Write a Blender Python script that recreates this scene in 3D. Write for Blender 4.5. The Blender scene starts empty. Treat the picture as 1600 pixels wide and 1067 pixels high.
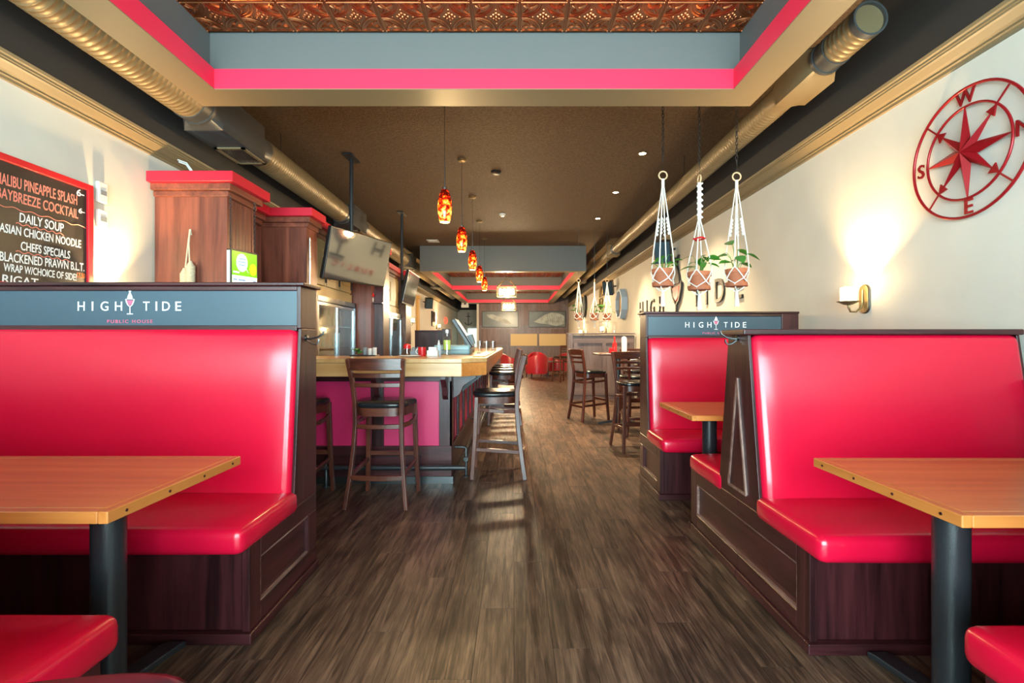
import bpy, math, random
from mathutils import Matrix, Vector
random.seed(7)
PI = math.pi
S = bpy.context.scene
C = S.collection

# ------------------------------------------------------------------ camera
F = 770.0                       # focal length in pixels of the 1600 x 1067 frame
cam_d = bpy.data.cameras.new('camera'); cam = bpy.data.objects.new('camera', cam_d); C.objects.link(cam)
cam_d.sensor_width = 36.0; cam_d.lens = F / 1600 * 36.0
cam_d.shift_x = -3 / 1600.0; cam_d.shift_y = -0.5 / 1600.0
cam_d.clip_start = 0.02
cam.location = (0, 0, 1.2); cam.rotation_euler = (PI / 2, 0, 0)
S.camera = cam

# ------------------------------------------------------------------ sky and exposure
w = bpy.data.worlds.new('sky'); S.world = w; w.use_nodes = True
bg = w.node_tree.nodes['Background']
bg.inputs[0].default_value = (0.76, 0.89, 1.0, 1); bg.inputs[1].default_value = 21.0
S.view_settings.view_transform = 'Standard'; S.view_settings.look = 'None'
S.view_settings.gamma = 1; S.view_settings.use_curve_mapping = False
S.view_settings.exposure = 0.55

XL, XR = -3.0, 2.5              # side walls
YF, YB = -2.6, 22.5             # shop front, panelled back wall
ZC, ZS = 3.52, 2.9              # main ceiling, coffer soffits

# portal in the shop window, guides the daylight sampling
pd = bpy.data.lights.new('window_portal', 'AREA'); pd.shape = 'RECTANGLE'; pd.size = 5.2; pd.size_y = 2.5
pd.cycles.is_portal = True
po = bpy.data.objects.new('window_portal', pd); C.objects.link(po)
po.location = (-0.25, YF - 0.06, 1.55); po.rotation_euler = (PI / 2, 0, 0)

def lamp(name, kind, loc, energy, color, parent=None, size=0.03, rot=None, spot=None, blend=0.3):
    d = bpy.data.lights.new(name, kind); d.energy = energy; d.color = color
    if kind in ('POINT', 'SPOT'): d.shadow_soft_size = size
    if kind == 'SPOT': d.spot_size = spot; d.spot_blend = blend
    o = bpy.data.objects.new(name, d); C.objects.link(o)
    if parent is not None:
        o.parent = parent; loc = Vector(loc) - root_loc(parent)
    o.location = loc
    if rot: o.rotation_euler = rot
    return o
WARM = (1.0, 0.66, 0.30)

# ------------------------------------------------------------------ materials
MATS = {}
def nodes(name):
    m = bpy.data.materials.new(name); m.use_nodes = True
    nt = m.node_tree; b = nt.nodes['Principled BSDF']; MATS[name] = m
    return m, nt, b
def plain(name, col, rough=0.5, metal=0.0, spec=0.5, coat=0.0, bump=0.0, bscale=60, var=0.0, vscale=3.0, emit=None, es=0.0, sheen=0):
    m, nt, b = nodes(name); N = nt.nodes; L = nt.links
    b.inputs['Base Color'].default_value = (*col, 1); b.inputs['Roughness'].default_value = rough
    b.inputs['Metallic'].default_value = metal; b.inputs['Specular IOR Level'].default_value = spec
    b.inputs['Coat Weight'].default_value = coat; b.inputs['Coat Roughness'].default_value = 0.15
    if emit: b.inputs['Emission Color'].default_value = (*emit, 1); b.inputs['Emission Strength'].default_value = es
    if bump or var: tc = N.new('ShaderNodeTexCoord')
    if bump:
        n = N.new('ShaderNodeTexNoise'); n.inputs['Scale'].default_value = bscale; n.inputs['Detail'].default_value = 3
        L.new(tc.outputs['Object'], n.inputs['Vector'])
        bp = N.new('ShaderNodeBump'); bp.inputs['Strength'].default_value = bump; bp.inputs['Distance'].default_value = 0.01
        L.new(n.outputs[0], bp.inputs['Height']); L.new(bp.outputs[0], b.inputs['Normal'])
    if var:
        n = N.new('ShaderNodeTexNoise'); n.inputs['Scale'].default_value = vscale; n.inputs['Detail'].default_value = 4
        L.new(tc.outputs['Object'], n.inputs['Vector'])
        r = N.new('ShaderNodeValToRGB'); r.color_ramp.elements[0].position = 0.3; r.color_ramp.elements[1].position = 0.7
        r.color_ramp.elements[0].color = (*[c * (1 - var) for c in col], 1)
        r.color_ramp.elements[1].color = (*[min(1, c * (1 + var)) for c in col], 1)
        L.new(n.outputs[0], r.inputs[0]); L.new(r.outputs[0], b.inputs['Base Color'])
    return m
def wood(name, c0, c1, axis, rough=0.35, coat=0.2, scale=14, streak=14, bump=0.12):
    m, nt, b = nodes(name); N = nt.nodes; L = nt.links
    tc = N.new('ShaderNodeTexCoord'); mp = N.new('ShaderNodeMapping')
    sc = [scale] * 3; sc[axis] = scale / streak; mp.inputs['Scale'].default_value = sc
    L.new(tc.outputs['Object'], mp.inputs[0])
    n1 = N.new('ShaderNodeTexNoise'); n1.inputs['Scale'].default_value = 1.0; n1.inputs['Detail'].default_value = 6; n1.inputs['Distortion'].default_value = 0.8
    n2 = N.new('ShaderNodeTexNoise'); n2.inputs['Scale'].default_value = 5.0; n2.inputs['Detail'].default_value = 3
    L.new(mp.outputs[0], n1.inputs['Vector']); L.new(mp.outputs[0], n2.inputs['Vector'])
    mx = N.new('ShaderNodeMath'); mx.operation = 'MULTIPLY_ADD'; mx.inputs[1].default_value = 0.45
    L.new(n2.outputs[0], mx.inputs[0]); L.new(n1.outputs[0], mx.inputs[2])
    r = N.new('ShaderNodeValToRGB'); r.color_ramp.elements[0].position = 0.52; r.color_ramp.elements[1].position = 0.92
    r.color_ramp.elements[0].color = (*c0, 1); r.color_ramp.elements[1].color = (*c1, 1)
    L.new(mx.outputs[0], r.inputs[0]); L.new(r.outputs[0], b.inputs['Base Color'])
    b.inputs['Roughness'].default_value = rough; b.inputs['Coat Weight'].default_value = coat; b.inputs['Coat Roughness'].default_value = 0.2
    bp = N.new('ShaderNodeBump'); bp.inputs['Strength'].default_value = bump; bp.inputs['Distance'].default_value = 0.004
    L.new(mx.outputs[0], bp.inputs['Height']); L.new(bp.outputs[0], b.inputs['Normal'])
    return m

for ax, s in ((0, 'x'), (1, 'y'), (2, 'z')):
    wood('mahogany_' + s, (0.015, 0.003, 0.004), (0.066, 0.013, 0.015), ax, coat=.06, rough=.33, bump=.2)
    wood('cherry_' + s, (0.10, 0.026, 0.016), (0.25, 0.07, 0.04), ax, scale=9)
    wood('fir_' + s, (0.48, 0.150, 0.030), (0.66, 0.245, 0.060), ax, rough=0.3, scale=10, streak=22, bump=0.05)
    wood('maple_' + s, (0.50, 0.25, 0.085), (0.68, 0.40, 0.17), ax, rough=0.28, scale=7, streak=18, bump=0.04)
    wood('stool_' + s, (0.045, 0.010, 0.006), (0.13, 0.032, 0.016), ax, rough=0.32, scale=20, coat=.08)
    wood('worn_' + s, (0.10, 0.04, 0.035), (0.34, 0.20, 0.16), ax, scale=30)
    wood('greywood_' + s, (0.11, 0.075, 0.075), (0.20, 0.145, 0.145), ax, rough=0.5, scale=10)
    wood('barnwood_' + s, (0.085, 0.045, 0.033), (0.19, 0.10, 0.075), ax, rough=0.5, scale=8)
plain('vinyl', (0.63, 0.004, 0.034), rough=0.26, spec=0.5, bump=0.06, bscale=5, coat=0.15)
plain('vinyl_black', (0.012, 0.012, 0.014), rough=0.22, bump=0.05, bscale=12)
plain('piping', (0.42, 0.004, 0.02), rough=0.35)
plain('wall_paint', (0.64, 0.615, 0.55), rough=0.6, bump=0.05, bscale=90, var=0.03)
plain('upper_paint', (0.040, 0.034, 0.031), rough=0.7)
plain('stucco', (0.115, 0.073, 0.042), rough=0.7, bump=0.9, bscale=55, var=0.35, vscale=38)
plain('warm_lit_grey', (0.225, 0.165, 0.088), rough=0.45)  # grey paint with the sconces' warm light mixed into its colour
plain('duct_metal', (0.25, 0.185, 0.098), rough=0.42, metal=0.3, var=0.08, vscale=5)  # duct grey, tinted gold by warm lamp light put into the colour
plain('duct_dark', (0.10, 0.105, 0.11), rough=0.4, metal=0.5)
plain('coffer_grey', (0.135, 0.138, 0.135), rough=0.5)
plain('coffer_red', (0.82, 0.030, 0.085), rough=0.4)
plain('crown_red', (0.60, 0.012, 0.035), rough=0.4)
plain('copper', (0.46, 0.155, 0.06), rough=0.33, metal=0.95, var=0.3, vscale=6)
plain('copper_dark', (0.06, 0.025, 0.016), rough=0.4, metal=0.8)
plain('black_metal', (0.02, 0.022, 0.026), rough=0.33, spec=0.6, bump=0.08, bscale=220)
plain('black_plastic', (0.012, 0.012, 0.013), rough=0.35)
plain('screen', (0.21, 0.225, 0.23), rough=0.06, metal=0.8)
plain('steel', (0.45, 0.46, 0.48), rough=0.25, metal=1.0)
plain('steel_dark', (0.16, 0.165, 0.17), rough=0.3, metal=1.0)
plain('bronze', (0.30, 0.22, 0.11), rough=0.4, metal=0.85)
plain('sign_blue', (0.045, 0.080, 0.11), rough=0.18, spec=0.6)
plain('white_paint', (0.85, 0.85, 0.85), rough=0.4)
plain('pink_paint', (0.70, 0.12, 0.22), rough=0.4)
plain('bar_red', (0.55, 0.016, 0.10), rough=0.4)
plain('cabinet_yellow_lit', (0.42, 0.31, 0.13), rough=0.4)  # wood doors; the yellow light falling on them is put into this colour
plain('compass_red', (0.33, 0.008, 0.014), rough=0.3, metal=0.35)
plain('frame_red', (0.62, 0.012, 0.02), rough=0.35)
plain('chalkboard', (0.025, 0.022, 0.021), rough=0.35, var=0.4, vscale=4)
plain('chalk_white', (0.9, 0.9, 0.9), rough=0.8)
plain('chalk_pink', (0.85, 0.25, 0.18), rough=0.8)
plain('chalk_orange', (0.9, 0.22, 0.05), rough=0.8)
plain('terracotta', (0.42, 0.13, 0.06), rough=0.75, var=0.12, vscale=14)
plain('soil', (0.03, 0.02, 0.012), rough=0.9)
plain('leaf_green', (0.055, 0.24, 0.025), rough=0.35, var=0.3, vscale=18)
plain('cotton', (0.80, 0.79, 0.74), rough=0.9, bump=0.4, bscale=200)
plain('ring_wood', (0.66, 0.45, 0.26), rough=0.45)
plain('rope_cream', (0.66, 0.55, 0.38), rough=0.85, bump=0.6, bscale=120)
plain('plastic_white', (0.72, 0.72, 0.70), rough=0.35)
plain('candle_glass', (0.9, 0.8, 0.6), rough=0.4, emit=(1.0, 0.72, 0.36), es=7.0)
plain('bulb_glow', (1, 1, 1), emit=(1.0, 0.80, 0.50), es=16.0)
plain('lantern_glow', (1, 1, 1), emit=(1.0, 0.84, 0.50), es=2.6)
plain('ad_green', (0.1, 0.5, 0.0), rough=0.3, emit=(0.16, 0.60, 0.0), es=0.75)
plain('ad_white', (0.8, 0.9, 0.8), rough=0.3, emit=(0.75, 0.95, 0.82), es=0.8)
plain('ad_blue', (0.1, 0.2, 0.4), rough=0.3, emit=(0.10, 0.22, 0.42), es=0.6)
plain('ad_orange', (0.9, 0.4, 0.0), rough=0.3, emit=(1.0, 0.40, 0.01), es=1.0)
plain('neon_red', (0.9, 0.05, 0.02), rough=0.4, emit=(1.0, 0.10, 0.05), es=1.2)
plain('daylight_pane', (0.5, 0.6, 0.55), rough=0.1, emit=(0.55, 0.85, 0.70), es=1.3)
plain('cooler_inside', (0.16, 0.17, 0.15), rough=0.5)
plain('bottle_green', (0.02, 0.10, 0.03), rough=0.1, spec=0.8)
plain('bottle_amber', (0.22, 0.07, 0.012), rough=0.1, spec=0.8)
plain('liquid_lime', (0.55, 0.70, 0.16), rough=0.15)
plain('teal_plastic', (0.20, 0.36, 0.42), rough=0.35)
plain('grey_plastic', (0.20, 0.23, 0.26), rough=0.4)
plain('red_plastic', (0.60, 0.015, 0.02), rough=0.25)
plain('armchair_red', (0.40, 0.006, 0.02), rough=0.35)
plain('cream_board', (0.66, 0.50, 0.24), rough=0.55)
plain('whale_dark', (0.10, 0.115, 0.095), rough=0.3, var=0.35, vscale=2)
plain('whale_light', (0.34, 0.37, 0.33), rough=0.4, var=0.35, vscale=5)
plain('mirror', (0.75, 0.75, 0.72), rough=0.05, metal=1.0)
plain('blue_white', (0.42, 0.52, 0.62), rough=0.4)
plain('ochre', (0.50, 0.30, 0.09), rough=0.5)
plain('outside_wall', (0.6, 0.6, 0.58), rough=0.8)

def glass(name, tint=(0.9, 1.0, 0.97), gloss=0.12, rough=0.02):
    m = bpy.data.materials.new(name); m.use_nodes = True; nt = m.node_tree; N = nt.nodes; L = nt.links
    N.remove(N['Principled BSDF']); out = N['Material Output']
    t = N.new('ShaderNodeBsdfTransparent'); t.inputs[0].default_value = (*tint, 1)
    g = N.new('ShaderNodeBsdfGlossy'); g.inputs['Roughness'].default_value = rough
    fr = N.new('ShaderNodeLayerWeight'); fr.inputs[0].default_value = 0.2
    ad = N.new('ShaderNodeMath'); ad.operation = 'ADD'; ad.inputs[1].default_value = gloss; ad.use_clamp = True
    pw = N.new('ShaderNodeMath'); pw.operation = 'POWER'; pw.inputs[1].default_value = 2.0; L.new(fr.outputs['Facing'], pw.inputs[0]); L.new(pw.outputs[0], ad.inputs[0])
    mx = N.new('ShaderNodeMixShader'); L.new(ad.outputs[0], mx.inputs[0]); L.new(t.outputs[0], mx.inputs[1]); L.new(g.outputs[0], mx.inputs[2])
    L.new(mx.outputs[0], out.inputs[0]); MATS[name] = m
glass('pane_glass', gloss=0.0); glass('cooler_glass', (0.85, 0.95, 0.95), 0.22, 0.05); glass('drink_glass', (0.97, 0.98, 0.98), 0.10)

def pendant_mat():
    m, nt, b = nodes('art_glass'); N = nt.nodes; L = nt.links
    tc = N.new('ShaderNodeTexCoord'); n = N.new('ShaderNodeTexNoise'); n.inputs['Scale'].default_value = 26; n.inputs['Detail'].default_value = 2; n.inputs['Distortion'].default_value = 0.6
    L.new(tc.outputs['Object'], n.inputs['Vector'])
    sep = N.new('ShaderNodeSeparateXYZ'); L.new(tc.outputs['Object'], sep.inputs[0])
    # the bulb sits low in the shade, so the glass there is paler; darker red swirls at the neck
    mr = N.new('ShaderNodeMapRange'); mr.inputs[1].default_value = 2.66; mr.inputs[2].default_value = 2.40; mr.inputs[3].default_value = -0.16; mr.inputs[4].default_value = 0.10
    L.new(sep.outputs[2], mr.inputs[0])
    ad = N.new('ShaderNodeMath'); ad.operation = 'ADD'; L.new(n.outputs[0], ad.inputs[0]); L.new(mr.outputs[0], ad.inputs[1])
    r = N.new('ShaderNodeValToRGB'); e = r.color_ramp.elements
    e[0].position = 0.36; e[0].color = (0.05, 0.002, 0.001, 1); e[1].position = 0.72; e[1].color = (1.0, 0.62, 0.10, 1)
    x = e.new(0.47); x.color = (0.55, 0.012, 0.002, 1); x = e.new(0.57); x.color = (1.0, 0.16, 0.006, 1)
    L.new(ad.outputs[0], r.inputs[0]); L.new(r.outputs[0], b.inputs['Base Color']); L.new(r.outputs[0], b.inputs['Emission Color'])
    b.inputs['Emission Strength'].default_value = 1.1; b.inputs['Roughness'].default_value = 0.12
pendant_mat()

PW, PLN = 0.152, 1.22           # floor plank width and length
def floor_mat():
    m, nt, b = nodes('plank'); N = nt.nodes; L = nt.links
    def mth(op, a, bb=None):
        n = N.new('ShaderNodeMath'); n.operation = op
        for i, v in enumerate((a, bb)):
            if v is None: continue
            if isinstance(v, (int, float)): n.inputs[i].default_value = v
            else: L.new(v, n.inputs[i])
        return n.outputs[0]
    g = N.new('ShaderNodeNewGeometry'); sp = N.new('ShaderNodeSeparateXYZ'); L.new(g.outputs['Position'], sp.inputs[0])
    row = mth('FLOOR', mth('DIVIDE', sp.outputs[0], PW))
    off = mth('MULTIPLY', mth('FRACT', mth('MULTIPLY', mth('ADD', row, 100.0), 0.618034)), PLN)
    idx = mth('FLOOR', mth('DIVIDE', mth('ADD', sp.outputs[1], off), PLN))
    cb = N.new('ShaderNodeCombineXYZ'); L.new(row, cb.inputs[0]); L.new(idx, cb.inputs[1])
    wn = N.new('ShaderNodeTexWhiteNoise'); wn.noise_dimensions = '3D'; L.new(cb.outputs[0], wn.inputs['Vector'])
    sc = N.new('ShaderNodeVectorMath'); sc.operation = 'SCALE'; sc.inputs['Scale'].default_value = 9.0; L.new(wn.outputs['Color'], sc.inputs[0])
    ad = N.new('ShaderNodeVectorMath'); ad.operation = 'ADD'; L.new(g.outputs['Position'], ad.inputs[0]); L.new(sc.outputs[0], ad.inputs[1])
    mp = N.new('ShaderNodeMapping'); mp.inputs['Scale'].default_value = (34, 2.4, 1); L.new(ad.outputs[0], mp.inputs[0])
    n1 = N.new('ShaderNodeTexNoise'); n1.inputs['Scale'].default_value = 1.0; n1.inputs['Detail'].default_value = 7; n1.inputs['Distortion'].default_value = 1.2; L.new(mp.outputs[0], n1.inputs['Vector'])
    mp2 = N.new('ShaderNodeMapping'); mp2.inputs['Scale'].default_value = (170, 7, 1); L.new(ad.outputs[0], mp2.inputs[0])
    n2 = N.new('ShaderNodeTexNoise'); n2.inputs['Scale'].default_value = 1.0; n2.inputs['Detail'].default_value = 6; n2.inputs['Roughness'].default_value = .65; L.new(mp2.outputs[0], n2.inputs['Vector'])
    mp3 = N.new('ShaderNodeMapping'); mp3.inputs['Scale'].default_value = (9, 3.2, 1); L.new(ad.outputs[0], mp3.inputs[0])
    n3 = N.new('ShaderNodeTexNoise'); n3.inputs['Scale'].default_value = 1.0; n3.inputs['Detail'].default_value = 5; L.new(mp3.outputs[0], n3.inputs['Vector'])
    v = mth('ADD', mth('MULTIPLY', n1.outputs[0], 0.55), mth('MULTIPLY', n2.outputs[0], 0.42))
    v = mth('ADD', v, mth('MULTIPLY', n3.outputs[0], 0.36))
    v = mth('ADD', v, mth('MULTIPLY', wn.outputs['Value'], 0.09))
    r = N.new('ShaderNodeValToRGB'); e = r.color_ramp.elements
    e[0].position = 0.54; e[0].color = (0.007, 0.005, 0.004, 1); e[1].position = 0.90; e[1].color = (0.205, 0.125, 0.080, 1)
    x = e.new(0.655); x.color = (0.042, 0.023, 0.016, 1); x = e.new(0.76); x.color = (0.105, 0.060, 0.039, 1)
    L.new(v, r.inputs[0]); L.new(r.outputs[0], b.inputs['Base Color'])
    b.inputs['Roughness'].default_value = 0.40
    rr = N.new('ShaderNodeMapRange'); rr.inputs[1].default_value = 0.4; rr.inputs[2].default_value = 1.0; rr.inputs[3].default_value = 0.50; rr.inputs[4].default_value = 0.32
    L.new(v, rr.inputs[0]); L.new(rr.outputs[0], b.inputs['Roughness'])
    bp = N.new('ShaderNodeBump'); bp.inputs['Strength'].default_value = 0.25; bp.inputs['Distance'].default_value = 0.003
    L.new(v, bp.inputs['Height']); L.new(bp.outputs[0], b.inputs['Normal'])
floor_mat()

# ------------------------------------------------------------------ mesh helpers
def root_loc(o):
    while o.parent: o = o.parent
    return Vector(o.location)
RW = lambda y, z, d=0.0: Matrix(((0, 0, -1, XR - d), (-1, 0, 0, y), (0, 1, 0, z), (0, 0, 0, 1)))   # frame on the right wall
LW = lambda y, z, d=0.0: Matrix(((0, 0, 1, XL + d), (1, 0, 0, y), (0, 1, 0, z), (0, 0, 0, 1)))     # frame on the left wall
FW = lambda x, y, z: Matrix(((1, 0, 0, x), (0, 0, -1, y), (0, 1, 0, z), (0, 0, 0, 1)))             # frame facing the camera side

class MB:
    def __init__(s, xf=None): s.v = []; s.f = []; s.xf = xf
    def add(s, vs, fs):
        k = len(s.v)
        s.v += [tuple(s.xf @ Vector(p)) if s.xf else tuple(p) for p in vs]
        s.f += [tuple(i + k for i in f) for f in fs]
        return s
    def box(s, x0, x1, y0, y1, z0, z1):
        return s.add([(x, y, z) for z in (z0, z1) for y in (y0, y1) for x in (x0, x1)],
                     [(0, 2, 3, 1), (4, 5, 7, 6), (0, 1, 5, 4), (2, 6, 7, 3), (0, 4, 6, 2), (1, 3, 7, 5)])
    def bar(s, p, q, w, d, up=(0, 0, 1)):
        p, q = Vector(p), Vector(q); t = (q - p).normalized(); u = Vector(up)
        a = t.cross(u)
        if a.length < 1e-4: a = t.cross(Vector((0, 1, 0)))
        a.normalize(); c = a.cross(t)
        vs = [o + a * (i * w / 2) + c * (j * d / 2) for o in (p, q) for i, j in ((-1, -1), (1, -1), (1, 1), (-1, 1))]
        return s.add(vs, [(0, 1, 2, 3), (7, 6, 5, 4), (0, 4, 5, 1), (1, 5, 6, 2), (2, 6, 7, 3), (3, 7, 4, 0)])
    def rings(s, R, cap=True, loop=False):
        n = len(R[0]); vs = [p for r in R for p in r]; fs = []
        m = len(R)
        for i in range(m if loop else m - 1):
            j = (i + 1) % m
            for k in range(n):
                fs.append((i * n + k, i * n + (k + 1) % n, j * n + (k + 1) % n, j * n + k))
        if cap and not loop: fs += [tuple(range(n - 1, -1, -1)), tuple((m - 1) * n + k for k in range(n))]
        return s.add(vs, fs)
    def tube(s, pts, r, n=8, loop=False, cap=True, sx=1.0):
        P = [Vector(p) for p in pts]; m = len(P); R = []; ref = None
        for i, p in enumerate(P):
            a = P[i - 1] if (i > 0 or loop) else p; b = P[(i + 1) % m] if (i < m - 1 or loop) else p
            t = (b - a).normalized()
            if ref is None:
                ref = t.cross(Vector((0, 0, 1)))
                if ref.length < 1e-3: ref = t.cross(Vector((1, 0, 0)))
            ref = (ref - t * ref.dot(t)).normalized(); q = t.cross(ref)
            rr = r[i] if isinstance(r, (list, tuple)) else r
            R.append([p + ref * (rr * sx * math.cos(2 * PI * k / n)) + q * (rr * math.sin(2 * PI * k / n)) for k in range(n)])
        return s.rings(R, cap, loop)
    def strip(s, pts, w, d, up=(0, 0, 1)):       # rectangular section swept along points
        P = [Vector(p) for p in pts]; R = []; m = len(P)
        for i, p in enumerate(P):
            t = (P[min(i + 1, m - 1)] - P[max(i - 1, 0)]).normalized(); a = t.cross(Vector(up)).normalized(); c = a.cross(t)
            ww = w[i] if isinstance(w, (list, tuple)) else w
            R.append([p + a * (x * ww / 2) + c * (y * d / 2) for x, y in ((-1, -1), (1, -1), (1, 1), (-1, 1))])
        return s.rings(R)
    def lathe(s, prof, c=(0, 0, 0), n=24, cap=True):
        c = Vector(c)
        return s.rings([[c + Vector((r * math.cos(2 * PI * k / n), r * math.sin(2 * PI * k / n), z)) for k in range(n)] for r, z in prof], cap)
    def prism(s, poly, axis, a0, a1):             # polygon extruded along an axis; poly is in the two other axes in order
        def p(u, v, a): q = [u, v]; q.insert(axis, a); return tuple(q)
        n = len(poly)
        return s.add([p(u, v, a0) for u, v in poly] + [p(u, v, a1) for u, v in poly],
                     [tuple(range(n - 1, -1, -1)), tuple(range(n, 2 * n))] + [(i, (i + 1) % n, n + (i + 1) % n, n + i) for i in range(n)])
    def soft(s, x0, x1, y0, y1, z0, z1, r=0.03, n=10, bulge=0.0, fn=None):   # rounded padded box
        lo = (x0, y0, z0); hi = (x1, y1, z1); ctr = [(a + b) / 2 for a, b in zip(lo, hi)]; h = [(b - a) / 2 for a, b in zip(lo, hi)]
        ts = []
        for a in range(3):
            rr = min(r, h[a] * 0.98) / h[a]; e = [-1, -1 + rr * 0.12, -1 + rr * 0.4, -1 + rr]
            k = max(2, int(n * min(1, h[a] / max(h)))); e += [(-1 + rr) + (2 - 2 * rr) * i / k for i in range(1, k)]
            e += [1 - rr, 1 - rr * 0.4, 1 - rr * 0.12, 1]; ts.append(e)
        for a in range(3):
            b, c = (a + 1) % 3, (a + 2) % 3
            for sg in (-1, 1):
                vs = []; nb, nc = len(ts[b]), len(ts[c])
                for tb in ts[b]:
                    for tcv in ts[c]:
                        u = [0, 0, 0]; u[a] = sg; u[b] = tb; u[c] = tcv
                        p = Vector([u[i] * h[i] for i in range(3)])
                        q = Vector([max(-(h[i] - min(r, h[i] * .98)), min(h[i] - min(r, h[i] * .98), p[i])) for i in range(3)])
                        d = p - q
                        if d.length > 1e-9:
                            big = [min(r, h[i] * .98) for i in range(3)]; dn = d.normalized(); p = q + Vector([dn[i] * big[i] for i in range(3)])
                        if bulge: p[a] += sg * bulge * (1 - tb ** 4) * (1 - tcv ** 4) * (1 if h[a] == min(h) else 0.15)
                        p = Vector([p[i] + ctr[i] for i in range(3)])
                        vs.append(fn(p) if fn else p)
                fs = []
                for i in range(nb - 1):
                    for j in range(nc - 1):
                        q4 = (i * nc + j, (i + 1) * nc + j, (i + 1) * nc + j + 1, i * nc + j + 1)
                        fs.append(q4 if sg > 0 else q4[::-1])
                s.add(vs, fs)
        return s
    def mesh(s, name, off=(0, 0, 0)):
        me = bpy.data.meshes.new(name); o = Vector(off)
        me.from_pydata([tuple(Vector(p) - o) for p in s.v], [], s.f); me.update()
        return me
    def build(s, name, mat, parent=None, smooth=None, bevel=0.0, seg=2, weld=False):
        if parent is not None: off = root_loc(parent)
        else:
            xs, ys, zs = zip(*s.v); off = Vector(((min(xs) + max(xs)) / 2, (min(ys) + max(ys)) / 2, min(zs)))
        me = s.mesh(name, off)
        return link(me, name, mat, parent, off, smooth, bevel, seg, weld)
def link(me, name, mat, parent=None, off=(0, 0, 0), smooth=None, bevel=0.0, seg=2, weld=False):
    me.materials.append(MATS[mat])
    o = bpy.data.objects.new(name, me); C.objects.link(o)
    if parent is not None: o.parent = parent
    else: o.location = off
    if smooth:
        me.shade_smooth(); me.set_sharp_from_angle(angle=math.radians(smooth))
    if weld:
        md = o.modifiers.new('weld', 'WELD'); md.merge_threshold = 0.0003
    if bevel:
        md = o.modifiers.new('bevel', 'BEVEL'); md.width = bevel; md.segments = seg; md.limit_method = 'ANGLE'; md.angle_limit = math.radians(40)
        if seg > 1:
            me.shade_smooth(); me.set_sharp_from_angle(angle=math.radians(35)); md.harden_normals = True
    return o
def tag(o, label, cat=None, group=None, kind=None):
    o['label'] = label
    if cat: o['category'] = cat
    if group: o['group'] = group
    if kind: o['kind'] = kind
    return o
def thing(name, label, cat, loc=(0, 0, 0), group=None):
    o = bpy.data.objects.new(name, None); C.objects.link(o); o.location = loc; o.empty_display_size = 0.1
    return tag(o, label, cat, group)
def struct(name, label, loc=None):
    o = bpy.data.objects.new(name, None); C.objects.link(o)
    if loc: o.location = loc
    return tag(o, label, None, None, 'structure')
def dup(root, loc, rz, label, group=None):
    r = root.copy(); C.objects.link(r); r.location = loc; r.rotation_euler = (0, 0, rz); r['label'] = label
    if group: r['group'] = group
    for ch in [c for c in root.children]:
        c = ch.copy(); C.objects.link(c); c.parent = r
        for g in ch.children:
            d = g.copy(); C.objects.link(d); d.parent = c
    return r
TXT = {}
def text(body, size, mat, frame, parent=None, name='lettering', spacing=1.0, ext=0.002, align='CENTER', bold=0.0, sx=1.0, shear=0.0, tilt=0.0, fit=None):
    cu = bpy.data.curves.new('t', 'FONT'); cu.body = body; cu.size = size; cu.extrude = ext; cu.space_character = spacing
    cu.align_x = align; cu.align_y = 'CENTER'; cu.offset = bold; cu.shear = shear; cu.resolution_u = 3
    to = bpy.data.objects.new('t', cu); C.objects.link(to)
    dg = bpy.context.evaluated_depsgraph_get()
    me = bpy.data.meshes.new_from_object(to.evaluated_get(dg)); bpy.data.objects.remove(to); bpy.data.curves.remove(cu)
    me.name = name; me.materials.clear()
    if fit:
        xs_ = [v.co.x for v in me.vertices]; wd_ = max(xs_) - min(xs_); me.transform(Matrix.Translation((-(max(xs_) + min(xs_)) / 2, 0, 0))); sx = fit / wd_
    me.transform(frame @ Matrix.Rotation(tilt, 4, 'Z') @ Matrix.Diagonal((sx, 1, 1, 1)))
    if parent is not None:
        me.transform(Matrix.Translation(-root_loc(parent))); return link(me, name, mat, parent)
    off = sum((Vector(v.co) for v in me.vertices), Vector()) / max(1, len(me.vertices))
    me.transform(Matrix.Translation(-off)); return link(me, name, mat, None, off)
def arc(cx, cy, r, a0, a1, n): return [(cx + r * math.cos(a0 + (a1 - a0) * i / n), cy + r * math.sin(a0 + (a1 - a0) * i / n)) for i in range(n + 1)]

# ================================================================== THE SETTING
fl = tag(MB().box(XL - 0.1, XR + 0.1, YF - 0.1, 26.3, -0.06, -0.004).build('floor', 'copper_dark'), 'dark brown wood plank floor running down the room', kind='structure')
def plank(mb, x0, x1, y0, y1, e=0.0008):
    mb.add([(x0, y0, -0.004), (x1, y0, -0.004), (x1, y1, -0.004), (x0, y1, -0.004), (x0 + e, y0 + e, 0), (x1 - e, y0 + e, 0), (x1 - e, y1 - e, 0), (x0 + e, y1 - e, 0)],
           [(4, 5, 6, 7), (0, 1, 5, 4), (1, 2, 6, 5), (2, 3, 7, 6), (3, 0, 4, 7)])
pl = []
for row in range(math.floor(XL / PW), math.ceil(XR / PW)):
    off = ((row + 100) * 0.618034 % 1.0) * PLN
    for idx in range(math.floor((YF + off) / PLN), math.ceil((26.2 + off) / PLN)):
        x0, x1 = max(row * PW, XL), min((row + 1) * PW, XR); y0, y1 = max(idx * PLN - off, YF), min((idx + 1) * PLN - off, 26.2)
        if x1 - x0 < 0.01 or y1 - y0 < 0.01: continue
        yc = (max(y0, 1.75) + y1) / 2; xc = (x0 + x1) / 2; area = 0
        if y1 > 1.75 and abs(xc) / max(yc, .1) < 1.04 and -1.2 < xc < 1.35: area = (y1 - max(y0, 1.75)) / yc ** 3
        pl.append((-area, x0, x1, y0, y1))
pl.sort(); rest = MB()
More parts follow.
